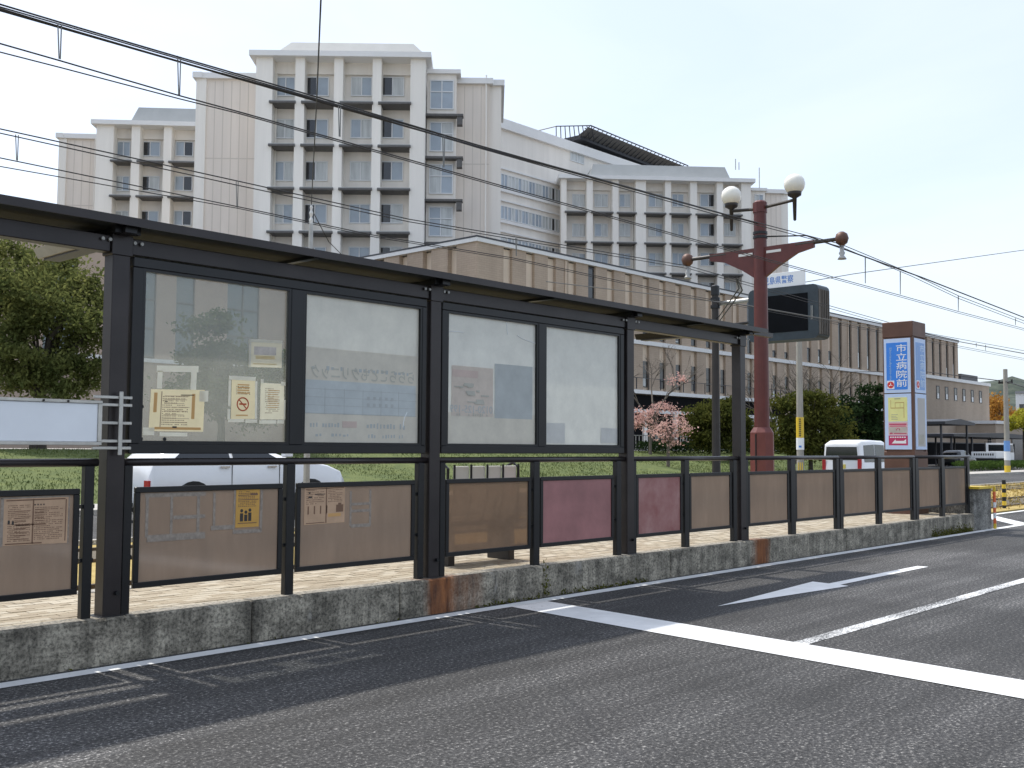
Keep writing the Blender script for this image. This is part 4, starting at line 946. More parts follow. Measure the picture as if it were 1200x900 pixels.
# ================================================================== RED TRAM POLE
RX, RY = 21.585, 12.07
rp = thing('tram_pole', 'dark red steel tram pole with two white globe lamps and bracket arms', 'pole', (RX, RY, 0))
MB().lathe((RX, RY, 0), [(.19, .3), (.175, 2.2), (.145, 7.05), (.145, 7.22)], 20).build('shaft', 'red_pole', rp, False)
bs = MB().lathe((RX, RY, 0), [(.29, .0), (.275, 1.93), (.20, 2.05)], 8).build('base_skirt', 'red_pole_base', rp)
Box(RX-.30, RX-.262, RY-.012, RY+.012, .02, 1.9).build('skirt_seam', 'rubber', bs)
MB().lathe((RX, RY, 0), [(.165, 7.06), (.165, 7.30), (.12, 7.34)], 12).build('cap', 'red_pole', rp)
for z in (6.55, 6.45): MB().lathe((RX, RY, z), [(.168, 0), (.168, .06)], 16).build('band', 'bronze_dark', rp)
def crossarm(sgn):
    L = 1.35; z = 6.02
    P_ = [(RX-.04, RY+sgn*.1, z+.22), (RX-.04, RY+sgn*L, z+.22), (RX-.04, RY+sgn*L, z+.06), (RX-.04, RY+sgn*.95, z-.02), (RX-.04, RY+sgn*.45, z-.28), (RX-.04, RY+sgn*.12, z-.50)]
    a = MB().prism(P_, (.08, 0, 0)).build('bracket_arm', 'red_pole', rp)
    MB().tube([(RX, RY+sgn*.9, z+.17), (RX, RY+sgn*1.98, z+.17)], .045, 10).build('arm_tube', 'pole_dark', a)
    e = (RX, RY+sgn*2.0, z+.17)
    MB().lathe(e, [(.03, -.17), (.12, -.10), (.15, 0), (.12, .10), (.05, .15)], 14).build('end_ball', 'pylon_brown', a, True)
    MB().lathe((e[0], e[1], e[2]-.46), [(.10, 0), (.07, .05), (.045, .08), (.07, .14), (.045, .18), (.05, .30)], 10).build('insulator', 'galv', a, True)
    Box(RX-.05, RX+.05, RY+sgn*.18, RY+sgn*.55, z+.06, z+.12).build('slot_plate', 'white_metal', a)
crossarm(-1); crossarm(1)
def globe(px_, py_):
    p = atX(px_, py_, RX); y = p.y; z = p.z; r_ = .24
    g = MB().lathe((RX, y, z), [(.10, -.22), (.17, -.17), (.22, -.09), (.24, 0), (.22, .1), (.17, .17), (.09, .222), (.02, .24)], 20).build('lamp_globe', 'globe', rp, True)
    MB().lathe((RX, y, z-.22), [(.02, -.62), (.035, -.6), (.05, -.1), (.15, -.04), (.16, .04), (.13, .06)], 14).build('lamp_holder', 'pole_dark', g, True)
    MB().tube([(RX, RY, z-.42), (RX, y, z-.36)], .038, 8).build('lamp_arm', 'pole_dark', rp)
globe(857, 230); globe(931, 216)

# --- other masts
bpole = thing('board_pole', 'dark grey steel pole beyond the tracks holding the message board', 'pole', (35.6, 21.75, .1))
tp = atX(838, 343, 35.32).z
MB().lathe((35.32, 21.75, .08), [(.17, 0), (.13, tp)], 14).build('shaft', 'pole_dark', bpole); MB().lathe((35.32, 21.75, tp-.1), [(.17, 0), (.17, .35), (.1, .4)], 12).build('cap', 'bronze_dark', bpole)
za = atX(862, 353, 35.32).z
MB().tube([(35.5, 21.75, za), (35.5, 20.2, za+.02)], .09, 10).build('arm', 'galv', bpole); MB().tube([(35.5, 21.75, za-.9), (35.5, 20.2, za-.85)], .06, 10).build('arm', 'pole_dark', bpole)
for z in (za-.2, za+.1): MB().lathe((35.32, 21.75, z), [(.19, 0), (.19, .12)], 12).build('clamp', 'bronze_dark', bpole)
mbx = 35.32; y0, y1, z0, z1 = 17.41, 20.29, 5.62, 7.62
bd = thing('message_board', 'large dark roadside message board behind the red pole', 'sign', (mbx+.45, (y0+y1)/2, z0))
ringp = []
for (cy_, cz_, a0) in ((y1-.2, z1-.2, 0), (y0+.2, z1-.2, 90), (y0+.2, z0+.2, 180), (y1-.2, z0+.2, 270)):
    for q in range(4): an_ = R(a0+q*30); ringp.append((mbx, cy_+.2*math.cos(an_), cz_+.2*math.sin(an_)))
MB().prism(ringp, (.9, 0, 0)).build('case', 'board_case', bd)
Box(mbx-.02, mbx-.002, y0+.42, y1-.28, z0+.30, z1-.30).build('screen', 'board_black', bd)
for i in range(5): Box(mbx+.2+i*.14, mbx+.26+i*.14, y0-.03, y0-.002, z0+.15, z1-.2).build('side_rib', 'board_side', bd)
Box(mbx+.02, mbx+.18, y0-.012, y0-.002, z0+.15, z1-.2).build('side_panel', 'board_side', bd)
for q in (.0, .05): MB().tube([(mbx-.03, y0+.22+q, z0+.7), (mbx-.03, y0+.22+q, z0+1.2)], .012, 6).build('handle', 'galv', bd)
top = thing('police_sign', 'white strip sign with blue lettering on top of the message board', 'sign', (mbx+.1, 18.6, z1))
sp0, sp1 = 17.95, 20.0
BBox(mbx+.05, mbx+.09, sp0, sp1, z1+.01, z1+.56, .004).build('panel', 'letter_white', top)
mb = MB(); lettering(mb, '鹿児島県警察', (mbx+.045, sp1-.08, z1+.14), (0, -1, 0), EZ, 1.50, .30, .007).build('lettering', 'police_blue', top)
for y in (sp0+.2, sp1-.2): Box(mbx+.095, mbx+.13, y, y+.04, z1-.05, z1+.4).build('stay', 'galv', top)
# concrete pole with yellow sign
P9 = atD(938, 545, 48)
up = thing('utility_pole', 'pale concrete utility pole with yellow wrap sign in front of the shrubs', 'pole', (P9.x, P9.y, .1))
MB().lathe((P9.x, P9.y, .08), [(.17, 0), (.12, 9.0)], 14).build('shaft', 'pole_concrete', up)
z0, z1 = atD(938, 513, 48).z, atD(938, 489, 48).z
MB().lathe((P9.x, P9.y, 0), [(.178, z0), (.176, z1)], 14).build('yellow_wrap', 'hazard_yellow', up); MB().lathe((P9.x, P9.y, 0), [(.180, atD(938, 527, 48).z), (.179, z0-.005)], 14).build('white_wrap', 'letter_white', up)
mb = MB(); tocam = Vector((-P9.x, -P9.y, 0)).normalized(); sd_ = Vector((-tocam.y, tocam.x, 0))
for k in range(9): z = z1-.12-k*.095; mb.obox(Vector((P9.x, P9.y, z))+tocam*.176-sd_*.04, sd_*.08, tocam*.006, EZ*.06)
mb.build('wrap_print', 'ink', up)
mb = MB(); mb.obox(Vector((P9.x, P9.y, z0-.45))+tocam*.178-sd_*.06, sd_*.12, tocam*.006, EZ*.09); mb.build('wrap_mark', 'police_blue', up)
for k in range(3): MB().obox(Vector((P9.x, P9.y, .1))+tocam*.176+sd_*(-.12+k*.09), sd_*.045, tocam*.006, EZ*.85).build('hazard_stripe', 'hazard_yellow', up)
def pole2(label, x, ytop, d, zt_extra=0):
    a = atD(x, ytop, d); t_ = thing('utility_pole', label, 'pole', (a.x, a.y, .05))
    MB().lathe((a.x, a.y, .02), [(.19, 0), (.14, a.z+zt_extra)], 12).build('shaft', 'pole_concrete', t_)
    for z in (a.z-.9, a.z-.95): Box(a.x-.05, a.x+.05, a.y-.45, a.y+.45, z, z+.08).build('crossarm', 'pole_dark', t_)
    for s_ in (-.4, .4): MB().lathe((a.x, a.y+s_, a.z-.85), [(.07, 0), (.05, .08), (.07, .16)], 8).build('insulator', 'pole_dark', t_)
    return t_, a
t_, a_ = pole2('concrete utility pole beyond the truck at the right edge', 1178, 433, 70)
MB().lathe((a_.x, a_.y, 0), [(.20, 1.5), (.196, 2.2)], 12).build('wrap_sign', 'sign_blue_pale', t_)
MB().lathe((a_.x, a_.y, 0), [(.20, .9), (.198, 1.49)], 12).build('white_wrap', 'letter_white', t_)
MB().lathe((a_.x, a_.y, 0), [(.202, .0), (.20, .55)], 12).build('hazard_wrap', 'hazard_yellow', t_)
# cable mast behind the shelter
cmx = atD(364, 290, 13.5); zt_ = atD(364, 262, 13.5).z
cmast = thing('cable_mast', 'slim grey cable mast rising behind the shelter roof', 'pole', (cmx.x, cmx.y, .03))
MB().lathe((cmx.x, cmx.y, 0), [(.045, .02), (.028, zt_)], 10).build('shaft', 'galv', cmast)
MB().lathe((cmx.x, cmx.y, zt_), [(.018, 0), (.026, .05), (.013, .09), (.026, .14), (.013, .18), (.02, .22), (.006, .26)], 8).build('insulator', 'white_metal', cmast)

# ================================================================== WIRES
def wire_line(pts, Yv, ext=True):
    q = [atY(x, y, Yv) for x, y in pts]
    if ext:
        d0 = (q[1]-q[0]).normalized(); q = [q[0]-d0*8]+q
    return q
def smooth(q, n=5):
    out = []
    for i in range(len(q)-1):
        p0, p1, p2, p3 = q[max(i-1, 0)], q[i], q[i+1], q[min(i+2, len(q)-1)]
        for k in range(n):
            t_ = k/n; out.append(p1.lerp(p2, t_)+((p1*2-p0-p2)*.0))
    return out+[q[-1]]
def catline(label, Yv, mess, cont, drops, loc):
    t_ = thing('catenary_line', label, 'overhead wire', loc, 'overhead lines above the tracks')
    a = MB().tube(wire_line(mess, Yv), .009, 6).build('messenger_wire', 'wire', t_)
    MB().tube(wire_line([(x, y+(5 if x < 300 else 3)) for x, y in mess], Yv), .008, 6).build('messenger_wire', 'wire', t_)
    MB().tube(wire_line(cont, Yv), .008, 6).build('contact_wire', 'wire', t_)
    MB().tube(wire_line([(x, y+max(2, 10-x*.03)) for x, y in cont], Yv+.25), .007, 6).build('contact_wire', 'wire', t_)
    for x, ya_, yb_ in drops:
        p, q = atY(x, ya_, Yv), atY(x, yb_, Yv)
        d_ = MB().tube([p+EX*.018, q+EX*.006], .007, 5).tube([p-EX*.018, q-EX*.006], .007, 5).build('dropper', 'wire_pale', t_)
    return t_
YN, YF = RY-2.0, RY+2.0
catline('near pair of tram wires passing above the shelter roof', YN,
    [(0, 5), (70, 26), (210, 67), (390, 119), (560, 170), (830, 246), (985, 286), (1067, 320), (1124, 347), (1200, 376), (1290, 410), (1380, 442)],
    [(0, 51), (70, 71), (210, 112), (280, 131), (600, 221), (815, 281), (1000, 331), (1055, 346), (1123, 365), (1200, 385), (1290, 412), (1380, 444)],
    [(70, 28, 69), (210, 66, 111), (398, 120, 160), (520, 158, 196), (1014, 302, 332), (1055, 318, 345), (1123, 347, 364), (1190, 373, 381)], (10, YN, 5.5))
catline('far pair of tram wires crossing below the near pair', YF,
    [(0, 151), (278, 212), (480, 257), (600, 277), (808, 312), (900, 338), (1085, 390), (1200, 411), (1300, 440)],
    [(0, 185), (278, 242), (440, 276), (600, 302), (800, 345), (950, 372), (1085, 398), (1200, 420), (1300, 446)],
    [(20, 158, 188), (278, 213, 243), (605, 279, 300), (1144, 402, 407), (1155, 404, 411)], (14, YF, 5.5))
fdr = thing('feeder_cable', 'thick black feeder cable bundle tied to the top of the red pole', 'overhead wire', (12, RY, 6.5))
fb = [(0, 12), (300, 98), (560, 172), (700, 210), (830, 246), (888, 262)]
MB().tube(wire_line(fb, RY), .015, 8).build('cable', 'wire', fdr); MB().tube(wire_line([(x, y-4+x*.004) for x, y in fb], RY), .009, 6).build('cable', 'wire', fdr)
MB().tube([(RX, RY, 6.5), tuple(atY(945, 276, RY-1)), tuple(atY(1080, 325, RY-1)), tuple(atY(1200, 372, RY-1))], .018, 6).build('cable', 'wire', fdr)
def loose(label, pts, r_, mat='wire'):
    c = sum((Vector(p) for p in pts), Vector())/len(pts)
    t_ = thing('overhead_cable', label, 'overhead wire', c); MB().tube(pts, r_, 6).build('cable', mat, t_)
loose('thin vertical looking cable running overhead from the cable mast', [cmx.xy.to_3d()+EZ*(zt_+.25), atD(371, 120, 9.5), atD(376, 0, 6.5), atD(381, -160, 4.5)], .006)
loose('short stay cable sloping down from the cable mast', [cmx.xy.to_3d()+EZ*(zt_+.2), atD(385, 283, 14.2), atD(402, 300, 15)], .006)
loose('distant cable rising to the right across the sky', [atD(900, 338, 50), atD(1000, 321, 56), atD(1100, 307, 62), atD(1200, 293, 70), atD(1300, 275, 80)], .022, 'wire_pale')
loose('pair cable slung between the message board pole and the red pole arm', [(35.3, 21.6, atX(840, 378, 35.3).z), tuple(atD(870, 340, 30)), (RX, RY+.6, 5.55)], .02)
loose('second cable slung under the red pole arm', [(35.3, 21.6, atX(840, 372, 35.3).z), tuple(atD(866, 338, 30)), (RX, RY+.65, 5.62)], .02)
loose('pale wire crossing in front of the dark message board', [atD(640, 330, 26), atD(877, 358, 30), atD(968, 374, 32), atD(1100, 396, 36), atD(1230, 420, 44)], .012, 'wire_pale')
loose('service cable from the brick building roof to the right hand pole', [atY(985, 436, 49.5), atD(1080, 435, 90), a_-EZ*.8], .03)
loose('cable running from the right hand pole out of the picture', [a_-EZ*.8, atD(1215, 458, 60)], .03)

# ================================================================== TREES
def tree(name, label, base, blobs, n, leaf, mat, trunk_r=.18, bark='bark', nclump=70, spread=.42, limbs=14, group=None, fork=None):
    base = Vector(base); t_ = thing(name, label, 'tree' if 'shrub' not in name else 'shrub', base, group)
    B = np.array(blobs, float); w_ = (B[:, 3]*B[:, 4]*B[:, 5])**(2/3); w_ /= w_.sum()
    idx = rng.choice(len(B), nclump, p=w_); d = rng.normal(size=(nclump, 3)); d /= np.linalg.norm(d, axis=1)[:, None]
    rr = rng.uniform(.45, 1.0, (nclump, 1)); cl = B[idx, :3]+d*B[idx, 3:]*rr
    pick = rng.integers(0, nclump, n); sc = spread*rng.uniform(.6, 1.3, nclump)
    off = rng.normal(size=(n, 3))*sc[pick][:, None]*np.array([1, 1, .6])
    P = cl[pick]+off+np.array(base)
    leaf_mesh('crown', mat, P, leaf, t_)
    tk = MB(); zmid = fork or (B[:, 2].min()-B[:, 5].max()*.2); zmid = max(.6, zmid); top_ = base+Vector((0, 0, zmid))
    tk.tube([base-EZ*.1, base+EZ*zmid*.5+Vector((.06, .03, 0)), top_], [trunk_r*1.25, trunk_r, trunk_r*.85], 9)
    for k in range(limbs):
        e = base+Vector(cl[rng.integers(0, nclump)]); mid = top_.lerp(e, .5)+Vector((random.uniform(-.2, .2), random.uniform(-.2, .2), .15*(e-top_).length))
        r0 = trunk_r*random.uniform(.3, .55); tk.tube([top_-EZ*.15, mid, e], [r0, r0*.6, r0*.2], 6)
    tk.build('trunk', bark, t_)
    return t_
def gz(y): return float(np.interp(y, ys, zs))
# big camphor at the left
p = atD(45, 500, 40); b0 = Vector((p.x, p.y, gz(p.y)))
def rel(px_, py_, d, b_): q = atD(px_, py_, d)-b_; return (q.x, q.y, q.z)
bl = [(*rel(x, y, d, b0), r_, r_, rz) for x, y, d, r_, rz in ((-30, 330, 41, 1.9, 1.2), (30, 312, 42, 1.9, 1.1), (85, 340, 40, 1.4, 1.0), (0, 370, 40, 1.8, 1.0), (60, 375, 39, 1.6, .9), (105, 385, 41, 1.0, .9), (30, 420, 39, 1.9, 1.0), (80, 430, 40, 1.3, .9), (-20, 440, 40, 1.7, 1.1), (50, 460, 38.5, 1.6, .8), (-60, 390, 40, 1.8, 1.2), (100, 420, 40, .9, .7), (5, 300, 43, 1.2, .7), (108, 330, 41, .9, .7), (112, 360, 41, .8, .7), (112, 450, 40, .7, .6), (60, 330, 42, 1.2, .8), (20, 345, 39.5, 1.5, .8))]
tree('camphor_tree', 'large dense green tree behind the blank sign at left', b0, bl, 34000, .10, 'leaf_camphor', .26, nclump=260, spread=.34, limbs=26, fork=2.3)
p = atD(258, 520, 44); b0 = Vector((p.x, p.y, 1.4))
bl = [(*rel(x, y, d, b0), r_, r_, rz) for x, y, d, r_, rz in ((250, 392, 44, .9, .8), (262, 420, 44, 1.2, .9), (238, 430, 44, 1.0, .9), (255, 460, 43.5, 1.5, 1.1), (285, 470, 44, 1.1, 1.0), (225, 470, 44, 1.0, .9), (320, 430, 46, .9, .6), (310, 470, 45, 1.3, 1.0))]
tree('garden_tree', 'rounded green tree seen through the clear shelter pane', b0, bl, 13000, .12, 'leaf_green', .16, nclump=90, spread=.34, fork=1.6)
# pink flowering trees
for k, (x, yb_, d, lab) in enumerate(((762, 533, 62, 'pink leaved small tree left of its twin on the lawn'), (783, 545, 55, 'pink leaved small tree nearer the rail on the lawn'))):
    p = atD(x, yb_, d); b0 = Vector((p.x, p.y, gz(p.y)))
    if k == 0: bs_ = ((752, 487, .9, .45), (775, 480, .9, .5), (765, 495, 1.1, .4), (790, 490, .7, .5), (745, 497, .6, .3), (797, 433+10, .35, .2), (790, 446, .4, .15))
    else: bs_ = ((785, 500, .8, .45), (773, 508, .7, .4), (797, 503, .6, .45), (786, 515, .6, .3))
    bl = [(*rel(xx, yy, d, b0), r_, r_, rz) for xx, yy, r_, rz in bs_]
    tree('pink_tree', lab, b0, bl, 1500 if k == 0 else 800, .075, 'leaf_pink', .085, 'bark_pale', nclump=70, spread=.20, limbs=30, group='pink leaved trees on the lawn')
def bare(label, base, h_, spread, seed, bark='bark_pale'):
    rd = random.Random(seed); base = Vector(base); t_ = thing('bare_tree', label, 'tree', base, 'leafless trees before the brick building')
    mb = MB(); tw = MB()
    def grow(p, d, L, r_, lv):
        e = p+d*L; m2 = p+d*L*.5+Vector((rd.uniform(-.05, .05), rd.uniform(-.05, .05), 0))*L
        (mb if lv < 2 else tw).tube([p, m2, e], [r_, r_*.85, r_*.65], 5 if lv else 7, False)
        if lv >= 5: return
        for _ in range(3 if lv < 4 else 2):
            nd = (d+Vector((rd.gauss(0, 1), rd.gauss(0, 1), rd.gauss(.25, .5)))*spread).normalized(); grow(p+d*L*rd.uniform(.55, 1), nd, L*rd.uniform(.55, .8), r_*.6, lv+1)
    grow(base, Vector((0, 0, 1)), h_*.36, .10, 0)
    mb.build('trunk', bark, t_); tw.build('crown', bark, t_)
for (x, d, h_, lab, sd__) in ((765, 66, 8.6, 'leafless tree standing behind the pink tree', 3), (932, 66, 8.8, 'leafless tree above the shrub right of the red pole', 5), (905, 70, 8.2, 'leafless tree just behind the red pole', 8), (968, 70, 8.0, 'leafless tree above the dark shrub left of the pylon', 9)):
    p = atD(x, 535, d); bare(lab, (p.x, p.y, gz(p.y) if p.y < 38.6 else 1.4), h_, .55, sd__)
# shrubs
for (nm, lab, x, yb_, d, bs_, n, mt_, lf) in (
    ('round_shrub', 'bushy green shrub behind the last shelter post', 840, 530, 64, ((830, 488, 1.3, .9), (850, 483, 1.2, .9), (820, 505, 1.2, .9), (860, 500, 1.3, 1.0), (840, 512, 1.6, .8), (812, 512, .7, .6), (873, 512, .8, .8)), 11000, 'leaf_olive', .11),
    ('broad_shrub', 'broad olive green shrub behind the concrete utility pole', 950, 540, 58, ((930, 485, 1.3, 1.0), (955, 475, 1.3, 1.0), (970, 490, 1.2, 1.1), (945, 505, 1.6, 1.1), (920, 505, 1.0, .9), (975, 515, 1.2, 1.0), (940, 522, 1.5, .7)), 13000, 'leaf_olive', .11),
    ('dark_shrub', 'dark evergreen shrub just left of the pylon sign', 1012, 540, 62, ((1005, 478, 1.3, 1.1), (1022, 472, 1.2, 1.0), (1000, 502, 1.5, 1.2), (1025, 505, 1.4, 1.2), (1012, 525, 1.7, 1.0), (990, 520, 1.0, .9), (1030, 525, 1.2, 1.0)), 12000, 'leaf_dark', .12)):
    p = atD(x, yb_, d); b0 = Vector((p.x, p.y, gz(p.y))); bl = [(*rel(xx, yy, d, b0), r_, r_, rz) for xx, yy, r_, rz in bs_]
    tree(nm, lab, b0, bl, n, lf, mt_, .12, nclump=110, spread=.27, limbs=10, fork=1.0)
for (lab, x, yb_, d, r_, rz, mt_, dy) in (('orange autumn tree beyond the brick annex', 1155, 500, 170, 4.2, 3.2, 'leaf_orange', 486), ('second orange tree beside the distant white block', 1170, 500, 165, 3.6, 3., 'leaf_orange', 488), ('bright yellow green tree at the right edge', 1201, 510, 95, 1.1, 1.0, 'leaf_yellow', 490)):
    p = atD(x, yb_, d); b0 = Vector((p.x, p.y, .05)); q = rel(x, dy, d, b0)
    tree('far_tree', lab, b0, [(q[0], q[1], q[2], r_, r_, rz), (q[0]+r_*.8, q[1]-r_, q[2]-rz*.4, r_*.7, r_*.7, rz*.7), (q[0]-r_*.6, q[1]+r_*.6, q[2]-rz*.5, r_*.7, r_*.7, rz*.7)], 5000, .05*r_+.06, mt_, .2, nclump=60, spread=.18*r_, limbs=8)
def hedge(label, xa, xb, ya, yb, z0, z1, n, mat='leaf_hedge', leaf=.07):
    t_ = thing('hedge', label, 'hedge', ((xa+xb)/2, (ya+yb)/2, z0))
    P = np.stack([rng.uniform(xa, xb, n), rng.uniform(ya, yb, n), z0+(z1-z0)*rng.beta(2.5, 1.2, n)], 1); P[:, 2] += .06*np.sin(P[:, 0]*2.1)
    leaf_mesh('foliage', mat, P, leaf, t_); st = MB()
    for k in range(int((xb-xa)/1.5)): st.tube([(xa+.7+k*1.5, (ya+yb)/2, z0-.05), (xa+.75+k*1.5, (ya+yb)/2, z0+(z1-z0)*.6)], .03, 5)
    st.build('stems', 'bark', t_)
hedge('clipped green hedge along the car park beyond the far road', 74.5, 96, 25.5, 27.0, .09, .75, 9000)
hedge('low dark hedge at the foot of the shrubs before the metal fence', 52, 73, 36.6, 37.8, 1.2, 2.0, 7000, 'leaf_dark', .09)

# ================================================================== METAL FENCE on the terrace
mf = thing('metal_fence', 'pale grey metal bar fence along the terrace behind the pink trees', 'fence', (62, 38.8, 1.4))
for z in (1.48, 2.35): Box(44, 80, 38.78, 38.84, z, z+.05).build('rail', 'fence_grey', mf)
bar = MB().box(-.022, .022, -.02, .02, 0, .83).mesh('bar', 'fence_grey'); pst = MB().box(-.05, .05, -.035, .035, 0, 1.05).mesh('fence_post', 'fence_grey')
for k in range(100):
    o = bpy.data.objects.new('bar', bar); COL.objects.link(o); o.parent = mf; o.location = Vector((44.2+k*.36, 38.81, 1.53))-Vector(mf.location)
for k in range(13):
    o = bpy.data.objects.new('fence_post', pst); COL.objects.link(o); o.parent = mf; o.location = Vector((44.05+k*3, 38.90, 1.4))-Vector(mf.location)

# ================================================================== VEHICLES
def loft(sections, n_close=True):
    mb = MB(); n = len(sections[0])
    for s_ in sections: mb.v += [tuple(p) for p in s_]
    for i in range(len(sections)-1):
        for j in range(n): mb.f.append((i*n+j, i*n+(j+1) % n, (i+1)*n+(j+1) % n, (i+1)*n+j))
    mb.f.append(tuple(range(n))[::-1]); mb.f.append(tuple((len(sections)-1)*n+j for j in range(n)))
    return mb
def wheel(t_, x, y, r_, out):
    w1 = MB(); w1.tube([(x, y, r_), (x, y+out*.2, r_)], r_, 20); o = w1.build('wheel', 'rubber', t_)
    w2 = MB(); w2.tube([(x, y-out*.008, r_), (x, y-out*.002, r_)], r_*.62, 16)
    for k in range(5):
        a = k*2*math.pi/5; w2.obox((x-.02, y-out*.012, r_), (.04, 0, 0), (0, out*.004, 0), (math.sin(a)*r_*.0+0, 0, r_*.6))
    w2.build('rim', 'chrome', o)
def vehicle(name, label, x0, yn, prof, width, paintm, wheels, wr, glass, lamps=None, cat='car', z0=0.):
    # prof: list (x, z_low, z_belt, z_top, inset_top) along the length; yn = near side
    t_ = thing(name, label, cat, (x0, yn+width/2, z0))
    yc = yn+width/2; hw = width/2; secs = []
    for (x, zl_, zb_, zt_2, ins, wsc) in prof:
        h = hw*wsc; zl2, zb2, zt3 = zl_+z0, zb_+z0, zt_2+z0
        half = [(h*.90, zl2), (h*.985, zl2+.08), (h, (zl2+zb2)/2), (h*.985, zb2-.04), (h*.95, zb2), (h-ins*.92, zt3-.08), (h-ins-.10, zt3-.015), (h*.35, zt3)]
        secs.append([(x0+x, yc-a, z) for a, z in half]+[(x0+x, yc+a, z) for a, z in half[::-1]])
    loft(secs).build('body', paintm, t_, True)
    for (x, s_) in [(w_, s2) for w_ in wheels for s2 in (1, -1)]:
        y = yn+.0 if s_ == 1 else yn+width
        ar = MB(); ar.tube([(x0+x, y-s_*.004, wr+z0), (x0+x, y+s_*.12, wr+z0)], wr*1.16, 22); ar.build('wheel_arch', 'rubber', t_)
        wheel(t_, x0+x, y-s_*.012, wr, s_)
    for pts in glass:                                     # near side windows, on the tilted greenhouse side
        for s_ in (1, -1):
            dl_ = pts[1]*.92-.05*hw; yy = lambda z: yc-s_*(hw*.95-dl_*((z-pts[2])/(pts[3]-pts[2]))+.012)
            P = [(x0+x, yy(z), z+z0) for x, z in pts[0]]
            MB().prism(P, (0, s_*.008, 0)).build('side_window', 'car_glass', t_)
    return t_, yc, hw
# white car on the far road (front to the right)
cp = [(0, .45, .62, .95, .30, .80), (.06, .30, .86, 1.16, .26, .93), (.35, .24, .93, 1.38, .22, .98), (.9, .22, .93, 1.455, .20, 1), (1.7, .22, .92, 1.475, .20, 1), (2.4, .22, .90, 1.42, .21, 1), (3.0, .22, .90, 1.15, .24, 1), (3.30, .22, .88, 1.0, .22, 1), (3.75, .22, .82, .93, .2, .98), (4.1, .26, .72, .80, .2, .92), (4.25, .34, .58, .66, .2, .82)]
cpw = [(x*1.14, a*1.1, b_*1.38, c*1.06 if x < 2.9 else b_*1.38+.06, d, e) for x, a, b_, c, d, e in cp]
CY = 19.0; xc = atY(178, 568, CY).x
t_, yc, hw = vehicle('white_car', 'white estate car driving on the far road behind the railing', xc, CY, cpw, 1.78, 'car_white', (.92, 3.80), .39,
    [([(.5, 1.30), (.72, 1.46), (1.75, 1.50), (1.75, 1.29)], .20, 1.28, 1.55), ([(1.83, 1.29), (1.83, 1.50), (2.6, 1.46), (2.9, 1.30)], .20, 1.28, 1.55)])
for x in (1.5, 2.65): Box(xc+x, xc+x+.22, CY-.03, CY-.0, 1.10, 1.135).build('door_handle', 'chrome', t_)
for x in (1.78, 2.95): Box(xc+x, xc+x+.012, CY-.006, CY+.004, .42, 1.22).build('door_seam', 'rubber', t_)
BBox(xc+2.98, xc+3.18, CY-.18, CY-.0, 1.32, 1.48, .02).build('mirror', 'car_white', t_)
Box(xc-.01, xc+.1, CY+.12, CY+.30, .72, .86).build('tail_lamp', 'lamp_red', t_)
# white van (rear towards the camera)
vp = [(0, .45, .9, 1.72, .10, .96), (.04, .32, 1.0, 1.84, .12, .99), (.3, .28, 1.0, 1.93, .13, 1), (1.2, .26, 1.0, 1.95, .13, 1), (2.4, .26, 1.0, 1.93, .14, 1), (3.1, .26, .98, 1.78, .2, 1), (3.7, .28, .95, 1.25, .2, .98), (4.2, .34, .8, .95, .2, .9)]
vx = atY(978, 545, 18.75).x; vy = 17.75
q = atX(1010, 545, vx+.0); vy = q.y
t_, yc, hw = vehicle('white_van', 'white van seen from behind on the far road beside the pylon', vx, vy, vp, 1.66, 'car_white', (.85, 3.25), .32,
    [([(.35, 1.06), (.38, 1.72), (1.35, 1.76), (1.35, 1.06)], .13, 1.0, 1.85), ([(1.42, 1.06), (1.42, 1.76), (2.3, 1.74), (2.3, 1.06)], .13, 1.0, 1.85), ([(2.38, 1.06), (2.38, 1.72), (2.85, 1.68), (3.25, 1.06)], .14, 1.0, 1.85)], cat='van')
MB().prism([(vx-.004, yc-.68, 1.14), (vx-.004, yc+.68, 1.14), (vx-.004, yc+.63, 1.66), (vx-.004, yc-.63, 1.66)], (-.012, 0, 0)).build('rear_window', 'car_glass', t_)
for s_ in (-1, 1): Box(vx-.03, vx+.05, yc+s_*.74-.07, yc+s_*.74+.07, .72, 1.18).build('tail_lamp', 'lamp_red', t_)
Box(vx-.03, vx-.0, yc-.17, yc+.17, .80, .97).build('number_plate', 'plate_yellow', t_); BBox(vx-.1, vx+.1, yc-.8, yc+.8, .38, .62, .03).build('bumper', 'car_white', t_)
# small white truck in the car park
pt = atD(1152, 545, 80); tx_, ty_ = pt.x, pt.y-.9
tk_ = thing('truck', 'small white flatbed truck with cab parked by the utility pole', 'truck', (tx_+2, ty_+.8, .09))
BBox(tx_, tx_+2.9, ty_-.1, ty_+1.75, .95, 1.0, .01).build('bed', 'car_white', tk_)
BBox(tx_-.02, tx_+.05, ty_-.1, ty_+1.75, 1.0, 1.45, .01).build('tailgate', 'car_white', tk_); BBox(tx_+.06, tx_+2.9, ty_-.1, ty_-.04, 1.0, 1.45, .01).build('side_gate', 'car_white', tk_); BBox(tx_+.06, tx_+2.9, ty_+1.69, ty_+1.75, 1.0, 1.45, .01).build('side_gate', 'car_white', tk_)
dd = MB()
for k in range(9): dd.box(tx_-.03, tx_-.022, ty_+.1+k*.17, ty_+.2+k*.17, 1.16, 1.32)
dd.build('tailgate_print', 'ink', tk_)
MB().prism([(tx_+3.0, ty_, .75), (tx_+4.5, ty_, .75), (tx_+4.5, ty_, 1.35), (tx_+4.2, ty_, 2.1), (tx_+3.0, ty_, 2.15)], (0, 1.65, 0)).build('cab', 'car_white', tk_)
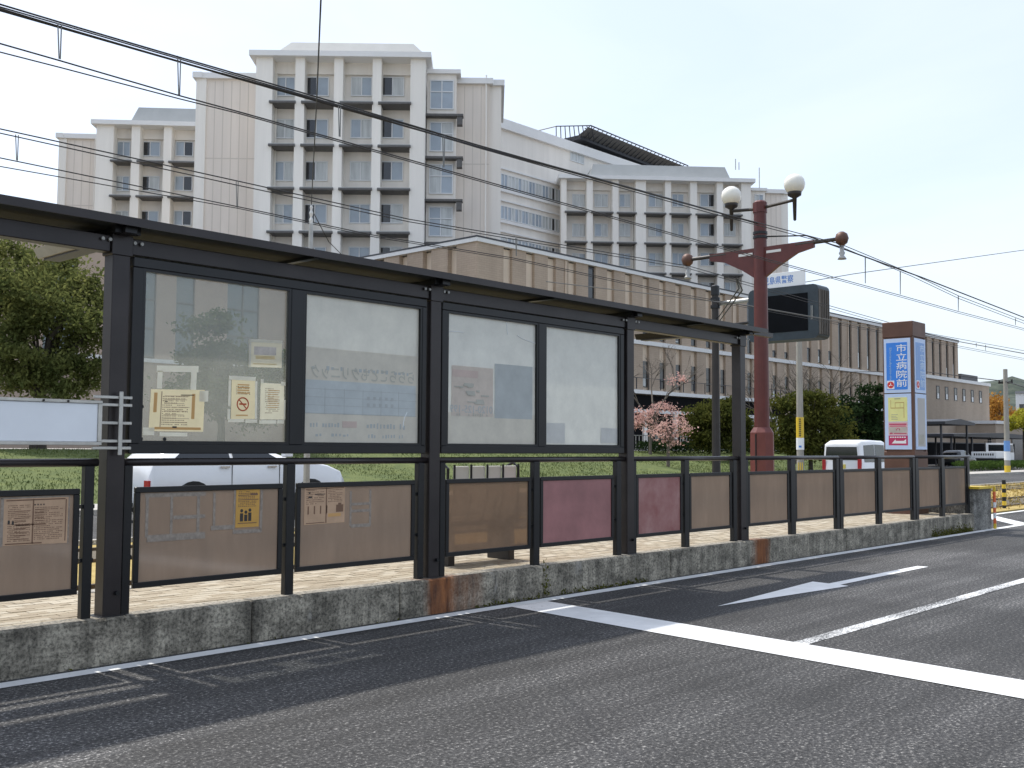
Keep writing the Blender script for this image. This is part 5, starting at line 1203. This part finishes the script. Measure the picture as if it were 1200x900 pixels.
MB().prism([(tx_+3.2, ty_-.01, 1.4), (tx_+4.35, ty_-.01, 1.4), (tx_+4.12, ty_-.01, 2.0), (tx_+3.2, ty_-.01, 2.0)], (0, -.01, 0)).build('side_window', 'car_glass', tk_)
Box(tx_+2.97, tx_+2.995, ty_+.2, ty_+1.45, 1.5, 2.0).build('rear_window', 'car_glass', tk_)
MB().tube([(tx_+2.8, ty_, 1.0), (tx_+2.8, ty_, 2.3), (tx_+2.8, ty_+1.65, 2.3), (tx_+2.8, ty_+1.65, 1.0)], .03, 6).build('headboard', 'pole_dark', tk_)
Box(tx_+.1, tx_+4.3, ty_+.2, ty_+1.4, .55, .94).build('chassis', 'rubber', tk_)
for x in (.8, 3.7):
    for s_, y in ((1, ty_), (-1, ty_+1.65)): wheel(tk_, tx_+x, y, .36, s_)
# carports
def carport(label, xa, xb, ya, yb, z, th, posts_):
    t_ = thing('carport', label, 'carport', ((xa+xb)/2, (ya+yb)/2, .09))
    MB().prism([(xa, ya, z), (xb, ya, z), (xb, ya, z+th), ((xa+xb)/2, ya, z+th+.25), (xa, ya, z+th)], (0, yb-ya, 0)).build('roof', 'coping_dark', t_)
    for x, y in posts_: Box(x-.07, x+.07, y-.07, y+.07, .09, z).build('post', 'coping_dark', t_)
carport('taller dark flat carport in front of the brick annex', 80.5, 87, 29.5, 35, 3.55, .2, [(81, 30), (86.5, 30), (81, 34.5), (86.5, 34.5)])
carport('long low dark carport behind the truck', 92, 118, 33, 39, 2.75, .22, [(92.5+k*5, y) for k in range(6) for y in (33.4, 38.5)])
bw = thing('carport_shade_sheet', 'near-black sheet standing in for the deep shade under the carports', 'wall', (105, 41, 0)); Box(86, 136, 41.5, 41.8, .0, 2.3).build('screen', 'shade_black', bw); Box(86, 136, 41.45, 41.85, 2.3, 2.4).build('cap', 'coping_dark', bw)  # near-black sheet added to paint the deep shade below the carport roofs
cpd = [(x, a, b_, c, d, e) for x, a, b_, c, d, e in cp]
t2, _, _ = vehicle('dark_car', 'black parked car under the carport by the pylon', 86.5, 30.6, cpd, 1.7, 'car_black', (.78, 3.36), .31, [([(.42, .96), (.62, 1.34), (1.5, 1.40), (1.5, .95)], .20, .93, 1.42)], z0=.09)
t2, _, _ = vehicle('dark_car', 'dark parked car beneath the long low carport', 96, 34.4, cpd, 1.7, 'car_black', (.78, 3.36), .31, [([(.42, .96), (.62, 1.34), (1.5, 1.40), (1.5, .95)], .20, .93, 1.42)], z0=.09)
# pale concrete boxes by the pylon and panel wall at the right
gb = thing('concrete_block_wall', 'low pale concrete wall block seen just right of the pylon', 'wall', (60, 24, .1)); pq = atD(1092, 545, 62)
Box(pq.x, pq.x+3.2, pq.y-2.0, pq.y, .1, 1.75).build('block', 'pale_concrete', gb); Box(pq.x-.05, pq.x+3.25, pq.y-2.05, pq.y+.05, 1.75, 1.85).build('cap', 'pale_concrete', gb); gb.location = (0, 0, 0)
pw_ = thing('panel_fence', 'pale grey panel fence at the right edge beyond the hedge', 'fence', (98, 26, .09))
for k in range(9): BBox(97+k*2.0+.02, 97+(k+1)*2.0-.02, 25.6, 25.7, .1, 2.3, .01).build('panel', 'wall_pale', pw_)
for k in range(10): Box(97+k*2.0-.05, 97+k*2.0+.05, 25.50, 25.59, .09, 2.4).build('fence_post', 'fence_grey', pw_)
ck = thing('traffic_cone', 'small orange traffic cone on the pavement by the panel fence', 'cone', (90.5, 24.4, .10))
MB().lathe((90.5, 24.4, .10), [(.2, 0), (.2, .04), (.13, .05), (.03, .72)], 12).build('cone', 'hazard_orange', ck); MB().lathe((90.5, 24.4, .10), [(.106, .25), (.078, .45)], 12).build('reflective_band', 'letter_white', ck)
